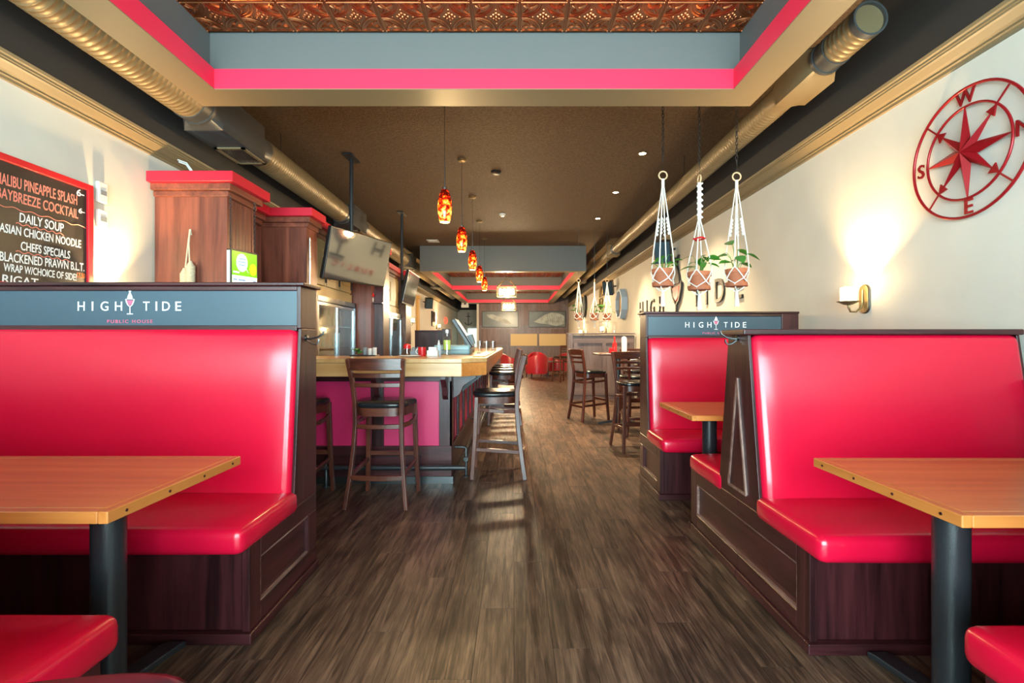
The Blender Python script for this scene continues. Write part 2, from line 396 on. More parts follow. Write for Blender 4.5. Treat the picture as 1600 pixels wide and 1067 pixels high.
for k, (a, x0, x1, y0, y1) in enumerate(pl):
    if k < 290:
        m = MB(); plank(m, x0, x1, y0, y1); m.build('plank', 'plank', fl)
    else: plank(rest, x0, x1, y0, y1)
o = rest.build('far_planks', 'plank', fl); o['kind'] = 'stuff'

wl = struct('wall_left', 'cream painted left wall with dark band above the moulding')
MB().box(XL - 0.1, XL, YF, 26.2, 0, 2.86).build('plaster', 'wall_paint', wl)
MB().box(XL - 0.1, XL + 0.012, YF, 26.2, 2.80, ZC + 0.05).build('upper_band', 'upper_paint', wl)
wr = struct('wall_right', 'cream painted right wall with dark band above the moulding')
MB().box(XR, XR + 0.1, YF, YB + 0.2, 0, 2.86).build('plaster', 'wall_paint', wr)
MB().box(XR - 0.012, XR + 0.1, YF, YB + 0.2, 2.80, ZC + 0.05).build('upper_band', 'upper_paint', wr)
prof = [(0, 2.735), (.022, 2.735), (.022, 2.752), (.034, 2.756), (.030, 2.768), (.052, 2.776), (.085, 2.80), (.096, 2.806), (.096, 2.816), (.106, 2.818), (.106, 2.830), (.118, 2.834), (.122, 2.852), (0, 2.852)]
for nm, sg, x, lab, y1 in (('trim_1', 1, XL, 'grey stepped cornice moulding along the left wall, warm light in its colour', 26.2), ('trim_2', -1, XR, 'grey stepped cornice moulding along the right wall, warm light in its colour', YB)):
    tag(MB().prism([(x + sg * a, z) for a, z in prof][::sg], 1, YF, y1).build(nm, 'warm_lit_grey'), lab, kind='structure')
# ceiling
ce = struct('ceiling', 'dark brown textured ceiling')
MB().box(XL - 0.1, XR + 0.1, YF - 0.1, 26.3, ZC, ZC + 0.1).build('stucco', 'stucco', ce)

def coffers(name, label, x0, x1, y0, y1, opens, wd):
    t = struct(name, label); a = 0.075
    ix0, ix1 = x0 + wd, x1 - wd
    body = MB(); sof = MB(); red = MB()
    ys = [y0]
    for o0, o1 in opens: ys += [o0, o1]
    ys.append(y1)
    body.box(x0, ix0 - a, y0, y1, ZS + 0.006, ZC).box(ix1 + a, x1, y0, y1, ZS + 0.006, ZC)
    sof.box(x0, ix0, y0, y1, ZS, ZS + 0.006).box(ix1, x1, y0, y1, ZS, ZS + 0.006)
    for k in range(0, len(ys), 2):
        p, q = ys[k], ys[k + 1]
        body.box(ix0 - a, ix1 + a, p + (a if k else 0), q - (a if k < len(ys) - 2 else 0), ZS + 0.006, ZC)
        sof.box(ix0, ix1, p, q, ZS, ZS + 0.006)
    body.build('bulkhead', 'coffer_grey', t); sof.build('soffit', 'warm_lit_grey', t)
    for o0, o1 in opens:
        MB().box(ix0 - a, ix0, o0 - a, o1 + a, ZS + 0.006, 3.04).build('red_band', 'coffer_red', t)
        MB().box(ix1, ix1 + a, o0 - a, o1 + a, ZS + 0.006, 3.04).build('red_band', 'coffer_red', t)
        MB().box(ix0, ix1, o0 - a, o0, ZS + 0.006, 3.04).build('red_band', 'coffer_red', t)
        MB().box(ix0, ix1, o1, o1 + a, ZS + 0.006, 3.04).build('red_band', 'coffer_red', t)
        MB().box(ix0 - a, ix1 + a, o0 - a, o1 + a, 3.335, 3.36).build('tin_backing', 'copper_dark', t)
    return t
c1 = coffers('trim_3', 'near ceiling coffer with red band and copper tin tiles', -2.25, 1.71, YF, 3.567, [(-2.2, 3.33)], 0.225)
c2 = coffers('trim_4', 'far double ceiling coffer with grey front and red bands', -2.29, 1.76, 12.0, YB, [(12.24, 16.3), (16.8, 21.8)], 0.25)

def tile_mesh(sz=0.305):
    h = sz / 2; mb = MB()
    mb.box(-h, h, -h, h, 0.0, 0.006)
    def ridge(pts, r, loop=False): mb.tube([(x, y, -0.001) for x, y in pts], r, 5, loop)
    e = h - 0.012
    for p, q in (((-e, -e), (e, -e)), ((e, -e), (e, e)), ((e, e), (-e, e)), ((-e, e), (-e, -e))): ridge([p, q], 0.006)
    for cx, cy, a in ((-e, -e, 0), (e, -e, PI / 2), (e, e, PI), (-e, e, 3 * PI / 2)):
        ridge(arc(cx, cy, e - 0.006, a, a + PI / 2, 10), 0.0065)
        ridge(arc(cx, cy, e - 0.024, a + .04, a + PI / 2 - .04, 10), 0.003)
        for da in (0.30, PI / 2 - 0.30):               # scrolled leaf inside each quarter
            sg = 1 if da < 0.7 else -1; pts = []
            for i in range(8):
                t = i / 7; rr = 0.03 + 0.075 * t; an = a + da + sg * 0.45 * math.sin(t * PI * 1.1)
                pts.append((cx + rr * math.cos(an), cy + rr * math.sin(an)))
            mb.tube([(x, y, -0.002) for x, y in pts], [0.004, .009, .011, .009, .006, .008, .010, .006], 5)
        mb.tube([(cx + r_ * math.cos(a + PI / 4), cy + r_ * math.sin(a + PI / 4), -0.002) for r_ in (0.03, 0.05, 0.075, 0.10)], [.004, .010, .009, .003], 5)
    for k in range(8):
        an = k * PI / 4; r0 = 0.026 if k % 2 else 0.034
        mb.lathe([(0.001, -.012), (.009, -.008), (.012, 0.0)], (r0 * math.cos(an), r0 * math.sin(an), 0), 6)
    mb.lathe([(0.001, -.016), (.010, -.012), (.014, 0.0)], (0, 0, 0), 8)
    for k in range(4):
        an = k * PI / 2; mb.lathe([(0.001, -.010), (.007, -.006), (.009, 0)], (.068 * math.cos(an), .068 * math.sin(an), 0), 6)
    for sx in (-1, 1):
        for sy in (-1, 1): mb.lathe([(0.001, -.012), (.006, -.009), (.008, 0)], (sx * e, sy * e, 0), 6)
    me = mb.mesh('tile'); me.materials.append(MATS['copper']); me.shade_smooth(); me.set_sharp_from_angle(angle=math.radians(50))
    return me
tm = tile_mesh(); TS = 0.307
nx = 12
for j in range(17):
    for i in range(nx):
        o = bpy.data.objects.new('tile', tm); C.objects.link(o); o.parent = c1
        o.location = (-0.27 + (i - nx / 2 + 0.5) * TS, 3.40 - 0.012 - (j + 0.5) * TS, 3.328)
MB().box(-2.1, -0.27 - nx / 2 * TS, -2.27, 3.40, 3.322, 3.335).build('tile_edge', 'copper_dark', c1)
MB().box(-0.27 + nx / 2 * TS, 1.56, -2.27, 3.40, 3.322, 3.335).build('tile_edge', 'copper_dark', c1)
for (o0, o1) in ((12.24, 16.3), (16.8, 21.8)):
    m = MB()
    for i in range(12):
        for j in range(int((o1 - o0) / TS)):
            cx = -0.265 + (i - 5.5) * TS; cy = o1 + 0.05 - (j + .5) * TS
            m.rings([[(cx + d * .15, cy - d * .15, z), (cx + d * .15, cy + d * .15, z), (cx - d * .15, cy + d * .15, z), (cx - d * .15, cy - d * .15, z)] for d, z in ((.97, 3.333), (.85, 3.322), (.5, 3.322), (.3, 3.31))])
    o = m.build('tin_tiles', 'copper', c2); o['kind'] = 'stuff'

# shop front behind the camera: piers, sill, head and a mullioned window
wf = struct('wall_front', 'shop front wall with large windows')
MB().box(XL, -2.85, YF - 0.12, YF, 0, ZC).box(2.35, XR, YF - 0.12, YF, 0, ZC).box(-2.85, 2.35, YF - 0.12, YF, 0, 0.35).box(-2.85, 2.35, YF - 0.12, YF, 2.75, ZC).build('plaster', 'wall_paint', wf)
w1 = struct('window_1', 'wide shop window with dark mullions')
for x in (-2.85, -1.15, 0.6, 2.29): MB().box(x, x + 0.06, YF - 0.1, YF - 0.02, 0.35, 2.75).build('mullion', 'black_metal', w1)
for z in (0.35, 2.69): MB().box(-2.85, 2.35, YF - 0.1, YF - 0.02, z, z + 0.06).build('rail', 'black_metal', w1)
for x0, x1 in ((-2.79, -1.15), (-1.09, 0.6), (0.66, 2.29)): MB().box(x0, x1, YF - 0.065, YF - 0.06, 0.41, 2.69).build('pane', 'pane_glass', w1)

# back of the room
wb = struct('wall_back', 'weathered wood panelled back wall')
PX0, PX1 = -1.60, XR
MB().box(PX0, PX1, YB, YB + 0.1, 0, ZC).build('backing', 'barnwood_z', wb)
xs = [PX0 + i * (PX1 - PX0) / 14 for i in range(15)]
for a, b_ in zip(xs, xs[1:]): MB().box(a + .006, b_ - .006, YB - 0.02, YB, 1.95 + random.uniform(-.005, .005), ZS).build('board', 'barnwood_z' if random.random() < .5 else 'greywood_z', wb)
xs = [PX0 + i * (PX1 - PX0) / 6 for i in range(7)]
for a, b_ in zip(xs, xs[1:]):
    MB().box(a + .006, b_ - .006, YB - 0.02, YB, 0.15, 1.93).build('panel', 'greywood_z', wb)
    MB().box(a + .10, b_ - .10, YB - 0.035, YB - .02, 0.35, 1.0).build('panel', 'greywood_z', wb)
MB().box(PX0 + .1, 0.20, YB - 0.03, YB - .02, 1.05, 1.75).build('panel', 'barnwood_z', wb)
MB().box(1.7, PX1 - .05, YB - 0.03, YB - .02, 1.4, 1.75).build('panel', 'barnwood_z', wb)
wc = struct('wall_passage', 'cream end wall of the passage beside the panelled wall'); wc.name = 'wall_end'
MB().box(XL, PX0, 26.2, 26.3, 0, ZC).build('plaster', 'wall_paint', wc)
MB().box(PX0 - .1, PX0, YB, 26.2, 0, ZC).build('return', 'wall_paint', wc)
MB().box(XL, PX0, 26.1, 26.2, 2.86, ZC).build('upper_band', 'upper_paint', wc)
d1 = struct('door_1', 'glazed exit door in the passage end wall')
MB().box(-2.55, -2.45, 26.14, 26.2, 0, 1.98).box(-1.72, -1.62, 26.14, 26.2, 0, 1.98).box(-2.45, -1.72, 26.14, 26.2, 1.88, 1.98).box(-2.45, -1.72, 26.14, 26.2, 0, 0.9).build('door_frame', 'white_paint', d1)
MB().box(-2.45, -1.72, 26.16, 26.18, 0.9, 1.88).build('pane', 'daylight_pane', d1)
# wainscot along both walls
for nm, x, sg, y0, y1, lab in (('baseboard_right', XR, -1, 0.2, 9.9, 'dark mahogany wainscot on the right wall'), ('baseboard_left', XL, 1, 0.2, 3.9, 'dark mahogany wainscot on the left wall')):
    t = struct(nm, lab)
    def xb(a, b_): return sorted((x + sg * a, x + sg * b_))
    MB().box(*xb(0, .012), y0, y1, 0, 0.98).build('backing', 'mahogany_z', t)
    MB().box(*xb(0, .045), y0, y1, 0.98, 1.02).build('cap', 'mahogany_y', t)
    n = int((y1 - y0) / .6)
    for k in range(n + 1):
        y = y0 + k * (y1 - y0 - .08) / n; MB().box(*xb(.012, .026), y, y + .08, 0.1, 0.98).build('stile', 'mahogany_z', t)
    MB().box(*xb(.012, .030), y0, y1, 0.0, 0.10).build('rail', 'mahogany_y', t)
    MB().box(*xb(.012, .028), y0, y1, 0.90, 0.98).build('rail', 'mahogany_y', t)

# ================================================================== BOOTHS
def emblem(frame, h, parent, fishmat='white_paint', winemat='pink_paint', ext=0.002, bowl='white_paint'):
    F_ = frame @ Matrix.Scale(h, 4)
    e = ext / h
    MB(F_).prism([(-.14, .60), (.14, .60), (.125, .70), (.06, .82), (.025, .88), (.11, 1.0), (0, .955), (-.11, 1.0), (-.025, .88), (-.06, .82), (-.125, .70)], 2, 0, e).build('emblem_fish', fishmat, parent)
    MB(F_).prism([(-.15, .56), (-.10, .43), (0, .36), (.10, .43), (.15, .56)][::-1], 2, 0, e).build('emblem_wine', winemat, parent)
    pts = [(-.235, .60), (-.20, .48), (-.12, .36), (0, .29), (.12, .36), (.20, .48), (.235, .60)]
    g = MB(F_); inn = [(x * 0.80, z + .028) for x, z in pts]
    for i in range(6): g.prism([pts[i], pts[i + 1], inn[i + 1], inn[i]], 2, 0, e)
    g.prism([(-.02, .03), (.02, .03), (.02, .30), (-.02, .30)], 2, 0, e).prism([(-.15, 0), (.15, 0), (.15, .035), (-.15, .035)], 2, 0, e)
    g.build('emblem_glass', bowl, parent)

def booth(label, xe, xw, yb, top, sign=None, front=None, rear=None, logo_x=None, hook=True, back_y=None):
    """xe aisle end, xw wall end, yb centre line (double) or back plane (single);
    front: seat facing the camera, rear: seat facing away; each (cap offset, back-foot offset, seat front, base front) measured from yb"""
    sg = 1 if xw > xe else -1
    t = thing('booth_bench', label, 'booth', ((xe + xw) / 2, yb, 0))
    X = lambda a, b_: tuple(sorted((xe + sg * a, xe + sg * b_))) if b_ is not None else tuple(sorted((xe + sg * a, xw)))
    both = front and rear
    core = []
    for side, d in ((-1, front), (1, rear)):
        if not d: continue
        ct, cb, sf, bf = d
        y = lambda o: yb + side * o
        def yy(a, b_): return tuple(sorted((y(a), y(b_))))
        # base box and its moulding
        MB().box(*X(.03, None), *yy(0 if both else .02, bf - .02), 0.04, 0.37).build('base', 'mahogany_z', t, bevel=.003, seg=1)
        MB().box(*X(-.014, None), *yy(bf - .02, bf + .014), 0.0, 0.045).build('base_moulding', 'mahogany_x', t, bevel=.006)
        MB().box(*X(-.013, .03), *yy(0, bf - .0205), 0.0, 0.044).build('base_moulding', 'mahogany_y', t, bevel=.006)
        MB().box(*X(0, .03), *yy(bf - .09, bf), 0.045, 0.40).build('end_stile', 'mahogany_z', t, bevel=.003, seg=1)
        # aisle end frame with recessed panel
        MB().box(*X(0, .03), *yy(0, bf - .09), 0.31, 0.40).build('end_rail', 'mahogany_y', t, bevel=.003, seg=1)
        MB().box(*X(0, .03), *yy(0, bf - .09), 0.045, 0.12).build('end_rail', 'mahogany_y', t, bevel=.003, seg=1)
        if not both: MB().box(*X(0, .03), *yy(0, .10), 0.12, 0.31).build('end_stile', 'mahogany_z', t, bevel=.003, seg=1)
        MB().box(*X(.018, .03), *yy(.05 if not both else 0, bf - .08), 0.12, 0.31).build('end_panel', 'mahogany_y', t)
        p0, p1 = yy(.10 if not both else 0, bf - .09)
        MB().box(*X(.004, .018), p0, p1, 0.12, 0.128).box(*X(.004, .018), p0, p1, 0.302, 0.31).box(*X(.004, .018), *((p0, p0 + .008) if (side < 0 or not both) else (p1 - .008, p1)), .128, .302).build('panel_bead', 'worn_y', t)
        # seat and back cushions
        x0, x1 = X(-.008, None)
        MB().soft(x0, x1, *yy(cb - .02, sf), 0.372, 0.478, r=.034, n=14, bulge=.010).build('seat_cushion', 'vinyl', t, smooth=60, weld=True)
        x0, x1 = X(.017, (xw - xe) * sg - .017)
        sl = (cb - ct) / 0.80
        th = .045
        def fn(p, sl=sl, side=side, y=y, ct=ct, top=top, sign=sign):
            zt = (sign[0] if sign else top) - 0.02
            return Vector((p.x, p.y + side * sl * (zt - p.z), p.z))
        zt = (sign[0] if sign else top - .03)
        MB().soft(x0, x1, *yy(ct - .03, ct + th), 0.44, zt, r=.038, n=16, bulge=.012, fn=fn).build('back_cushion', 'vinyl', t, smooth=60, weld=True)
        core.append((side, ct, cb))
    # divider carcass, aisle end post and cap
    fr = next((c for c in core if c[0] == -1), (-1, 0.0, 0.0)); rr = next((c for c in core if c[0] == 1), (1, 0.0, 0.0))
    ztop = sign[0] if sign else top - .03
    e0 = fr[1] - .008 if front else 0; e1 = rr[1] - .008 if rear else 0; b0 = fr[2] - .01 if front else 0; b1 = rr[2] - .01 if rear else 0
    poly = [(yb - b0, 0.40), (yb + b1, 0.40), (yb + e1, ztop), (yb - e0, ztop)]
    shr = [(yb - b0 + (.03 if front else 0), .40), (yb + b1 - (.03 if rear else 0), .40), (yb + e1 - (.03 if rear else 0), ztop), (yb - e0 + (.03 if front else 0), ztop)]
    MB().prism(shr, 0, *X(.016, None)).build('divider', 'mahogany_z', t)
    po_ = [(yb - b0 - (.035 if front else 0), 0.40), (yb + b1 + (.035 if rear else 0), 0.40), (yb + e1 + (.03 if rear else 0), ztop), (yb - e0 - (.03 if front else 0), ztop)]
    MB().prism(po_, 0, *X(0, .016)).build('end_post', 'mahogany_z', t, bevel=.003)
    if abs(xw) < 2.47: MB().prism(po_, 0, *X((xw - xe) * sg - .016, (xw - xe) * sg)).build('end_post', 'mahogany_z', t, bevel=.004)
    if both:      # slim triangular panel on the double post
        m_ = yb + (e1 - e0) / 2
        tri = [(m_ - b0 * .5, 0.45), (m_ + b1 * .5, 0.45), (m_, ztop - .22)]
        c_ = MB(); xx = xe - sg * .008
        for a, b_ in ((0, 1), (1, 2), (2, 0)): c_.bar((xx + sg * .006, *tri[a]), (xx + sg * .006, *tri[b_]), .012, .012, (1, 0, 0))
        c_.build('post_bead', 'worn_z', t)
    if sign:
        zs0, zs1 = sign; yf = yb - e0 - .02; d = min(.13, abs(yb - yf))
        MB().box(*X(.02, None), yf + .012, yb if not rear else yb + e1, zs0, zs1 - .005).build('sign_core', 'mahogany_x', t)
        MB().box(*X(.0205, None), yf - .014, yf + .012, zs0 - .012, zs0 + .016).build('sign_rail', 'mahogany_x', t, bevel=.004)
        MB().box(*X(.0205, None), yf - .014, yf + .012, zs1 - .026, zs1 - .004).build('sign_rail', 'mahogany_x', t, bevel=.004)
        L_ = (xw - xe) * sg
        MB().box(*X(0, .02), yf - .016, yb, zs0 + .0005, zs1 - .0045).build('sign_stile', 'mahogany_z', t, bevel=.004)
        if abs(xw) < 2.47: MB().box(*X(L_ - .14, L_), yf - .016, yb, zs0 - .02, zs1).build('sign_stile', 'mahogany_z', t, bevel=.004)
        MB().box(*X(.0205, L_ - .005), yf + .003, yf + .012, zs0 + .016, zs1 - .026).build('sign_panel', 'sign_blue', t)
        MB().box(*X(-.02, L_), yf - .03, yb + .012, zs1 - .004, zs1 + .014).build('cap', 'mahogany_x', t, bevel=.005)
        zc = (zs0 + zs1) / 2 - .004; yt = yf + .003
        for ch, px_, wd_ in (('H', -75.5, 11), ('I', -58, 2.4), ('G', -39.5, 12), ('H', -17.5, 11), ('T', 25.5, 10), ('I', 41, 2.4), ('D', 56, 12), ('E', 75, 9)):
            text(ch, .066, 'white_paint', FW(logo_x + px_ * .0032, yt, zc + .006), t, name='letter', fit=wd_ * .0032, bold=.0002)
        text('PUBLIC HOUSE', .024, 'pink_paint', FW(logo_x, yt, zs0 + .035), t, name='small_print', spacing=1.3, fit=.225)
        emblem(FW(logo_x, yt, zc - .032) @ Matrix.Diagonal((.78, 1, 1, 1)), .124, t)
    else:
        MB().box(*X(-.03, None), yb - e0 - .055, yb + e1 + .055, top - .032, top - .004).build('cap', 'mahogany_x', t, bevel=.006)
    if hook:
        zh = (sign[0] if sign else top) - .045; yh = yb - e0 / 2 + e1 / 2 - (.05 if sign else 0.0); xh = xe
        m = MB().lathe([(.001, 0), (.016, 0), (.016, .006), (.001, .008)], (0, 0, 0), 12)
        m.v = [(xh - sg * z, yh + x, zh + y) for x, y, z in m.v]
        m.tube([(xh - sg * a, yh, zh + b_) for a, b_ in ((.004, -.005), (.03, -.004), (.06, .004), (.085, .02), (.088, .034))], .0055, 7)
        m.tube([(xh - sg * a, yh, zh + b_) for a, b_ in ((.004, -.012), (.03, -.03), (.05, -.034), (.062, -.022), (.062, -.008))], .005, 7)
        m.build('coat_hook', 'steel_dark', t, smooth=50)
    return t
# (cap offset, back-foot offset, seat front, base front) from the centre line
booth('red vinyl booth bench under the large left sign panel, facing the camera', -1.05, XL + .012, 2.62, 1.49, (1.262, 1.476), front=(.165, .245, .735, .665), logo_x=-1.905)
booth('double-sided red vinyl booth on the right with plain wooden cap', 1.135, 2.455, 2.50, 1.262, None, front=(.085, .205, .685, .61), rear=(.085, .205, .685, .66))
booth('smaller red vinyl booth bench behind the double one, below three hanging plants', 1.105, 2.385, 4.32, 1.45, (1.232, 1.434), front=(.165, .245, .69, .60), logo_x=1.70, hook=False)
booth('red vinyl bench seat at the bottom left corner, facing away from the camera', -1.055, XL + .012, 0.62, 1.25, None, rear=(.10, .20, .705, .64), hook=False)
booth('red vinyl bench seat at the bottom right corner, facing away from the camera', 1.155, 2.455, 0.57, 1.25, None, rear=(.10, .20, .705, .64), hook=False)

def booth_table(label, x0, x1, y0, y1, xc, zt=0.75, foot=.36, th=.034, ym=None):
    t = thing('booth_table', label, 'table', (xc, (y0 + y1) / 2, 0)); yc = ym or (y0 + y1) / 2
    MB().box(x0, x1, y0 + .032, y1 - .032, zt - th, zt).build('table_top', 'fir_x', t, bevel=.004)
    MB().box(x0, x1, y0, y0 + .032, zt - th, zt).build('top_edge', 'fir_x', t, bevel=.004)
    MB().box(x0, x1, y1 - .032, y1, zt - th, zt).build('top_edge', 'fir_x', t, bevel=.004)
    xe = x1 if x1 < 0 else x0; sg = 1 if x1 < 0 else -1
    MB().box(*sorted((xe, xe + sg * .028)), y0, y1, zt - th, zt).build('top_edge', 'fir_y', t, bevel=.004)
    for k in range(4):
        y = y0 + (y1 - y0) * (.10 + .27 * k)
        m = MB().lathe([(.0045, 0), (.0045, .002)], (0, 0, 0), 8); m.v = [(xe + sg * (.028 + z), y + x, zt - th / 2 + y_) for x, y_, z in m.v]
        m.build('dowel_plug', 'mahogany_x', t)
    MB().lathe([(.048, .055), (.048, zt - th - .01)], (xc, yc, 0), 28).build('column', 'black_metal', t, smooth=40)
    MB().box(xc - .11, xc + .11, yc - .13, yc + .13, zt - th - .012, zt - th).build('mounting_plate', 'black_metal', t)
    MB().strip([(xc, yc - foot, .012), (xc, yc - foot + .03, .022), (xc, yc - .06, .055), (xc, yc + .06, .055), (xc, yc + foot - .03, .022), (xc, yc + foot, .012)], .075, .024, (0, 0, 1)).build('foot', 'black_metal', t, bevel=.006)
    return t
booth_table('honey fir table in the near left booth', -2.6, -1.10, 1.30, 1.935, -1.322, foot=.325, ym=1.608)
booth_table('honey fir table in the near right booth', 1.185, 2.42, 1.272, 1.905, 1.375, foot=.318, ym=1.55)
booth_table('honey fir table half hidden behind the double-sided booth', 1.105, 2.40, 2.98, 3.65, 1.365, foot=.25, ym=3.44)

# ================================================================== BAR
bar = thing('bar_counter', 'L-shaped bar with thick wooden top and dark red panelled front', 'bar', (-.9, 4.4, 0))
BT, BB = 1.06, 0.915
out = [(-1.95, 3.95), (-.42, 3.95), (-.227, 4.15), (-.227, 10.1), (-.95, 10.1), (-.95, 4.72), (-1.95, 4.72)]
MB().prism(out, 2, BT - .035, BT).build('counter_top', 'maple_y', bar, bevel=.004)
MB().box(-1.95, -.42, 3.957, 4.0, BB, BT - .036).build('fascia', 'maple_x', bar, bevel=.004)
MB().prism([(-.42, 3.957), (-.23, 4.153), (-.26, 4.19), (-.44, 4.0)], 2, BB, BT - .036).build('fascia', 'fir_x', bar, bevel=.003)
MB().box(-.27, -.234, 4.155, 10.09, BB, BT - .036).build('fascia', 'fir_y', bar, bevel=.004)
MB().box(-.36, -.25, 4.3, 10.05, BT, BT + .012).build('arm_rail', 'maple_y', bar, bevel=.005)
bx, by = -.524, 4.16
MB().box(-1.9, bx - .02, by + .02, by + .35, 0.06, BB).build('base', 'bar_red', bar)
MB().box(-.9, bx - .02, by + .3, 10.0, 0.06, BB).build('base', 'bar_red', bar)
for x0, x1 in ((-1.9, -1.8), (-1.21, -1.10), (-.632, bx)): MB().box(x0, x1, by, by + .02, 0.06, BB).build('stile', 'mahogany_z', bar, bevel=.003, seg=1)
MB().box(-1.9, bx, by - .002, by + .018, 0.06, 0.315).build('rail', 'mahogany_x', bar, bevel=.003, seg=1)
MB().box(-1.9, bx, by - .002, by + .018, 0.86, BB).build('rail', 'mahogany_x', bar, bevel=.003, seg=1)
k = 0; y = by
while y < 10:
    MB().box(bx - .02, bx, y, y + .09, 0.06, BB).build('stile', 'mahogany_z', bar, bevel=.003, seg=1); y += .52
MB().box(bx - .02, bx + .002, by, 10.0, 0.06, 0.315).build('rail', 'mahogany_y', bar, bevel=.003, seg=1)
MB().box(bx - .02, bx + .002, by, 10.0, 0.86, BB).build('rail', 'mahogany_y', bar, bevel=.003, seg=1)
MB().box(-1.9, bx + .012, by - .012, by + .02, 0, 0.06).box(bx - .02, bx + .012, by, 10.0, 0, 0.06).build('kick_board', 'steel_dark', bar)
def corbel(pts3, th):
    return pts3
crb = [(0, BB), (.20, BB), (.20, BB - .03), (.15, BB - .06), (.09, BB - .10), (.06, BB - .17), (0, BB - .21)]
for yy in (4.24, 5.28, 6.32, 7.36, 8.4, 9.44): MB().prism([(bx + a, z) for a, z in crb], 1, yy, yy + .05).build('corbel', 'mahogany_z', bar, bevel=.003, seg=1)
for xx in (-1.17, -.60): MB().prism([(by - a * .8, z) for a, z in crb], 0, xx, xx + .045).build('corbel', 'mahogany_z', bar, bevel=.003, seg=1)
for yy in (4.9, 7.0): MB().bar((bx, yy, .72), (-.30, yy, .90), .045, .045).build('brace', 'black_metal', bar)
# foot rail
MB().tube([(-1.9, 4.07, .155), (-.46, 4.07, .155), (-.40, 4.07, .155)], .021, 10).build('foot_rail', 'black_metal', bar, smooth=50)
MB().tube([(-.425, 4.35, .155), (-.425, 9.9, .155)], .021, 10).build('foot_rail', 'black_metal', bar, smooth=50)
for x in (-1.55, -.79): MB().tube([(x, by - .02, .23), (x, 4.07, .23), (x, 4.07, .01)], .013, 8).lathe([(.03, 0), (.03, .008)], (x, 4.07, 0), 10).build('rail_bracket', 'black_metal', bar, smooth=50)
for y in (4.38, 6.0, 7.6, 9.2): MB().tube([(bx, y, .26), (-.445, y, .26), (-.425, y, .25), (-.425, y, .01)], .011, 8).lathe([(.028, 0), (.028, .008)], (-.425, y, 0), 10).build('rail_bracket', 'black_metal', bar, smooth=50)

# ================================================================== STOOLS
def make_stool():
    t = thing('bar_stool', '', 'bar stool', (0, 0, 0), 'ladder-back bar stools at the bar')
    for s_ in (-1, 1):
        MB().strip([(s_ * .220, -.245, 0), (s_ * .198, -.218, .18), (s_ * .175, -.19, .42), (s_ * .168, -.175, .62), (s_ * .170, -.178, .76), (s_ * .182, -.205, .92), (s_ * .200, -.245, 1.075)], .030, .040, (0, 1, 0)).build('leg', 'stool_z', t, bevel=.006)
        MB().strip([(s_ * .205, .215, 0), (s_ * .190, .19, .35), (s_ * .182, .175, .715)], [.030, .036, .038], .036, (0, 1, 0)).build('leg', 'stool_z', t, bevel=.005)
    seat = []
    for k in range(40):
        a = 2 * PI * k / 40; c, s_ = math.cos(a), math.sin(a)
        x = .222 * math.copysign(abs(c) ** .55, c) * (1.0 if s_ > 0 else .90); y = .215 * math.copysign(abs(s_) ** .6, s_) * (1 if s_ > 0 else .88)
        seat.append((x, y))
    MB().rings([[(x * k_, y * k_, z) for x, y in seat] for k_, z in ((.95, .715), (1.0, .722), (1.01, .738), (.99, .750), (.93, .757), (.5, .760), (.05, .760))]).build('seat', 'vinyl_black', t, smooth=50)
    ap = [(x * .93, y * .93) for x, y in seat]; ap2 = [(x * .84, y * .84) for x, y in seat]
    MB().rings([[(x, y, .655) for x, y in ap], [(x, y, .716) for x, y in ap], [(x, y, .716) for x, y in ap2], [(x, y, .655) for x, y in ap2]], cap=False, loop=True).build('apron', 'stool_x', t, smooth=40)
    def bow(z, hw, y, dep, w_, th):
        return MB().strip([(x, y - dep * (1 - (x / hw) ** 2), z) for x in [hw * (i / 5 - 1) for i in range(11)]], th, w_, (0, 0, 1))
    bow(1.035, .192, -.235, .03, .085, .020).build('top_rail', 'stool_x', t, bevel=.004)
    bow(.955, .182, -.213, .03, .034, .016).build('back_slat', 'stool_x', t, bevel=.003, seg=1)
    bow(.885, .175, -.200, .028, .030, .016).build('back_slat', 'stool_x', t, bevel=.003, seg=1)
    bow(.585, .168, -.178, .025, .034, .020).build('stretcher', 'stool_x', t, bevel=.003, seg=1)
    bow(.225, .196, -.220, .02, .036, .020).build('stretcher', 'stool_x', t, bevel=.003, seg=1)
    MB().bar((-.19, .193, .31), (.19, .193, .31), .022, .034).build('stretcher', 'stool_x', t, bevel=.003, seg=1)
    for s_ in (-1, 1):
        MB().bar((s_ * .190, -.20, .235), (s_ * .192, .195, .262), .020, .032).build('stretcher', 'stool_y', t, bevel=.003, seg=1)
        MB().strip([(s_ * .165, -.175, .585), (s_ * .20, -.06, .59), (s_ * .205, .06, .60), (s_ * .186, .175, .61)], .018, .032).build('stretcher', 'stool_y', t, bevel=.003, seg=1)
    return t
stool = make_stool()
stool['label'] = 'ladder-back bar stool at the bar front, its back to the camera'
stool.location = (-.975, 3.74, 0); stool.rotation_euler = (0, 0, -.03)
dup(stool, (-1.66, 3.76, 0), .02, 'bar stool at the bar front, mostly hidden behind the left booth')
names = ['nearest', 'second', 'third', 'fourth', 'farthest']
for k, y in enumerate((4.47, 7.2, 7.95, 8.68, 9.4)):
    dup(stool, (-.150 + random.uniform(-.02, .02) * (k > 0), y, 0), PI / 2 + random.uniform(-.05, .05) * (k > 0), names[k] + ' bar stool in the row along the aisle side of the bar')
G2 = 'ladder-back stools at the high tables'
dup(stool, (1.155, 7.55, 0), -PI / 2 + .38, 'ladder-back stool beside the aisle at the far high table', G2)
dup(stool, (1.36, 5.50, 0), PI + .08, 'ladder-back stool between the two high tables, facing the near one', G2)
dup(stool, (1.95, 7.75, 0), PI + .1, 'ladder-back stool on the far side of the far high table', G2)
dup(stool, (1.62, 6.42, 0), .05, 'ladder-back stool on the near side of the far high table', G2)
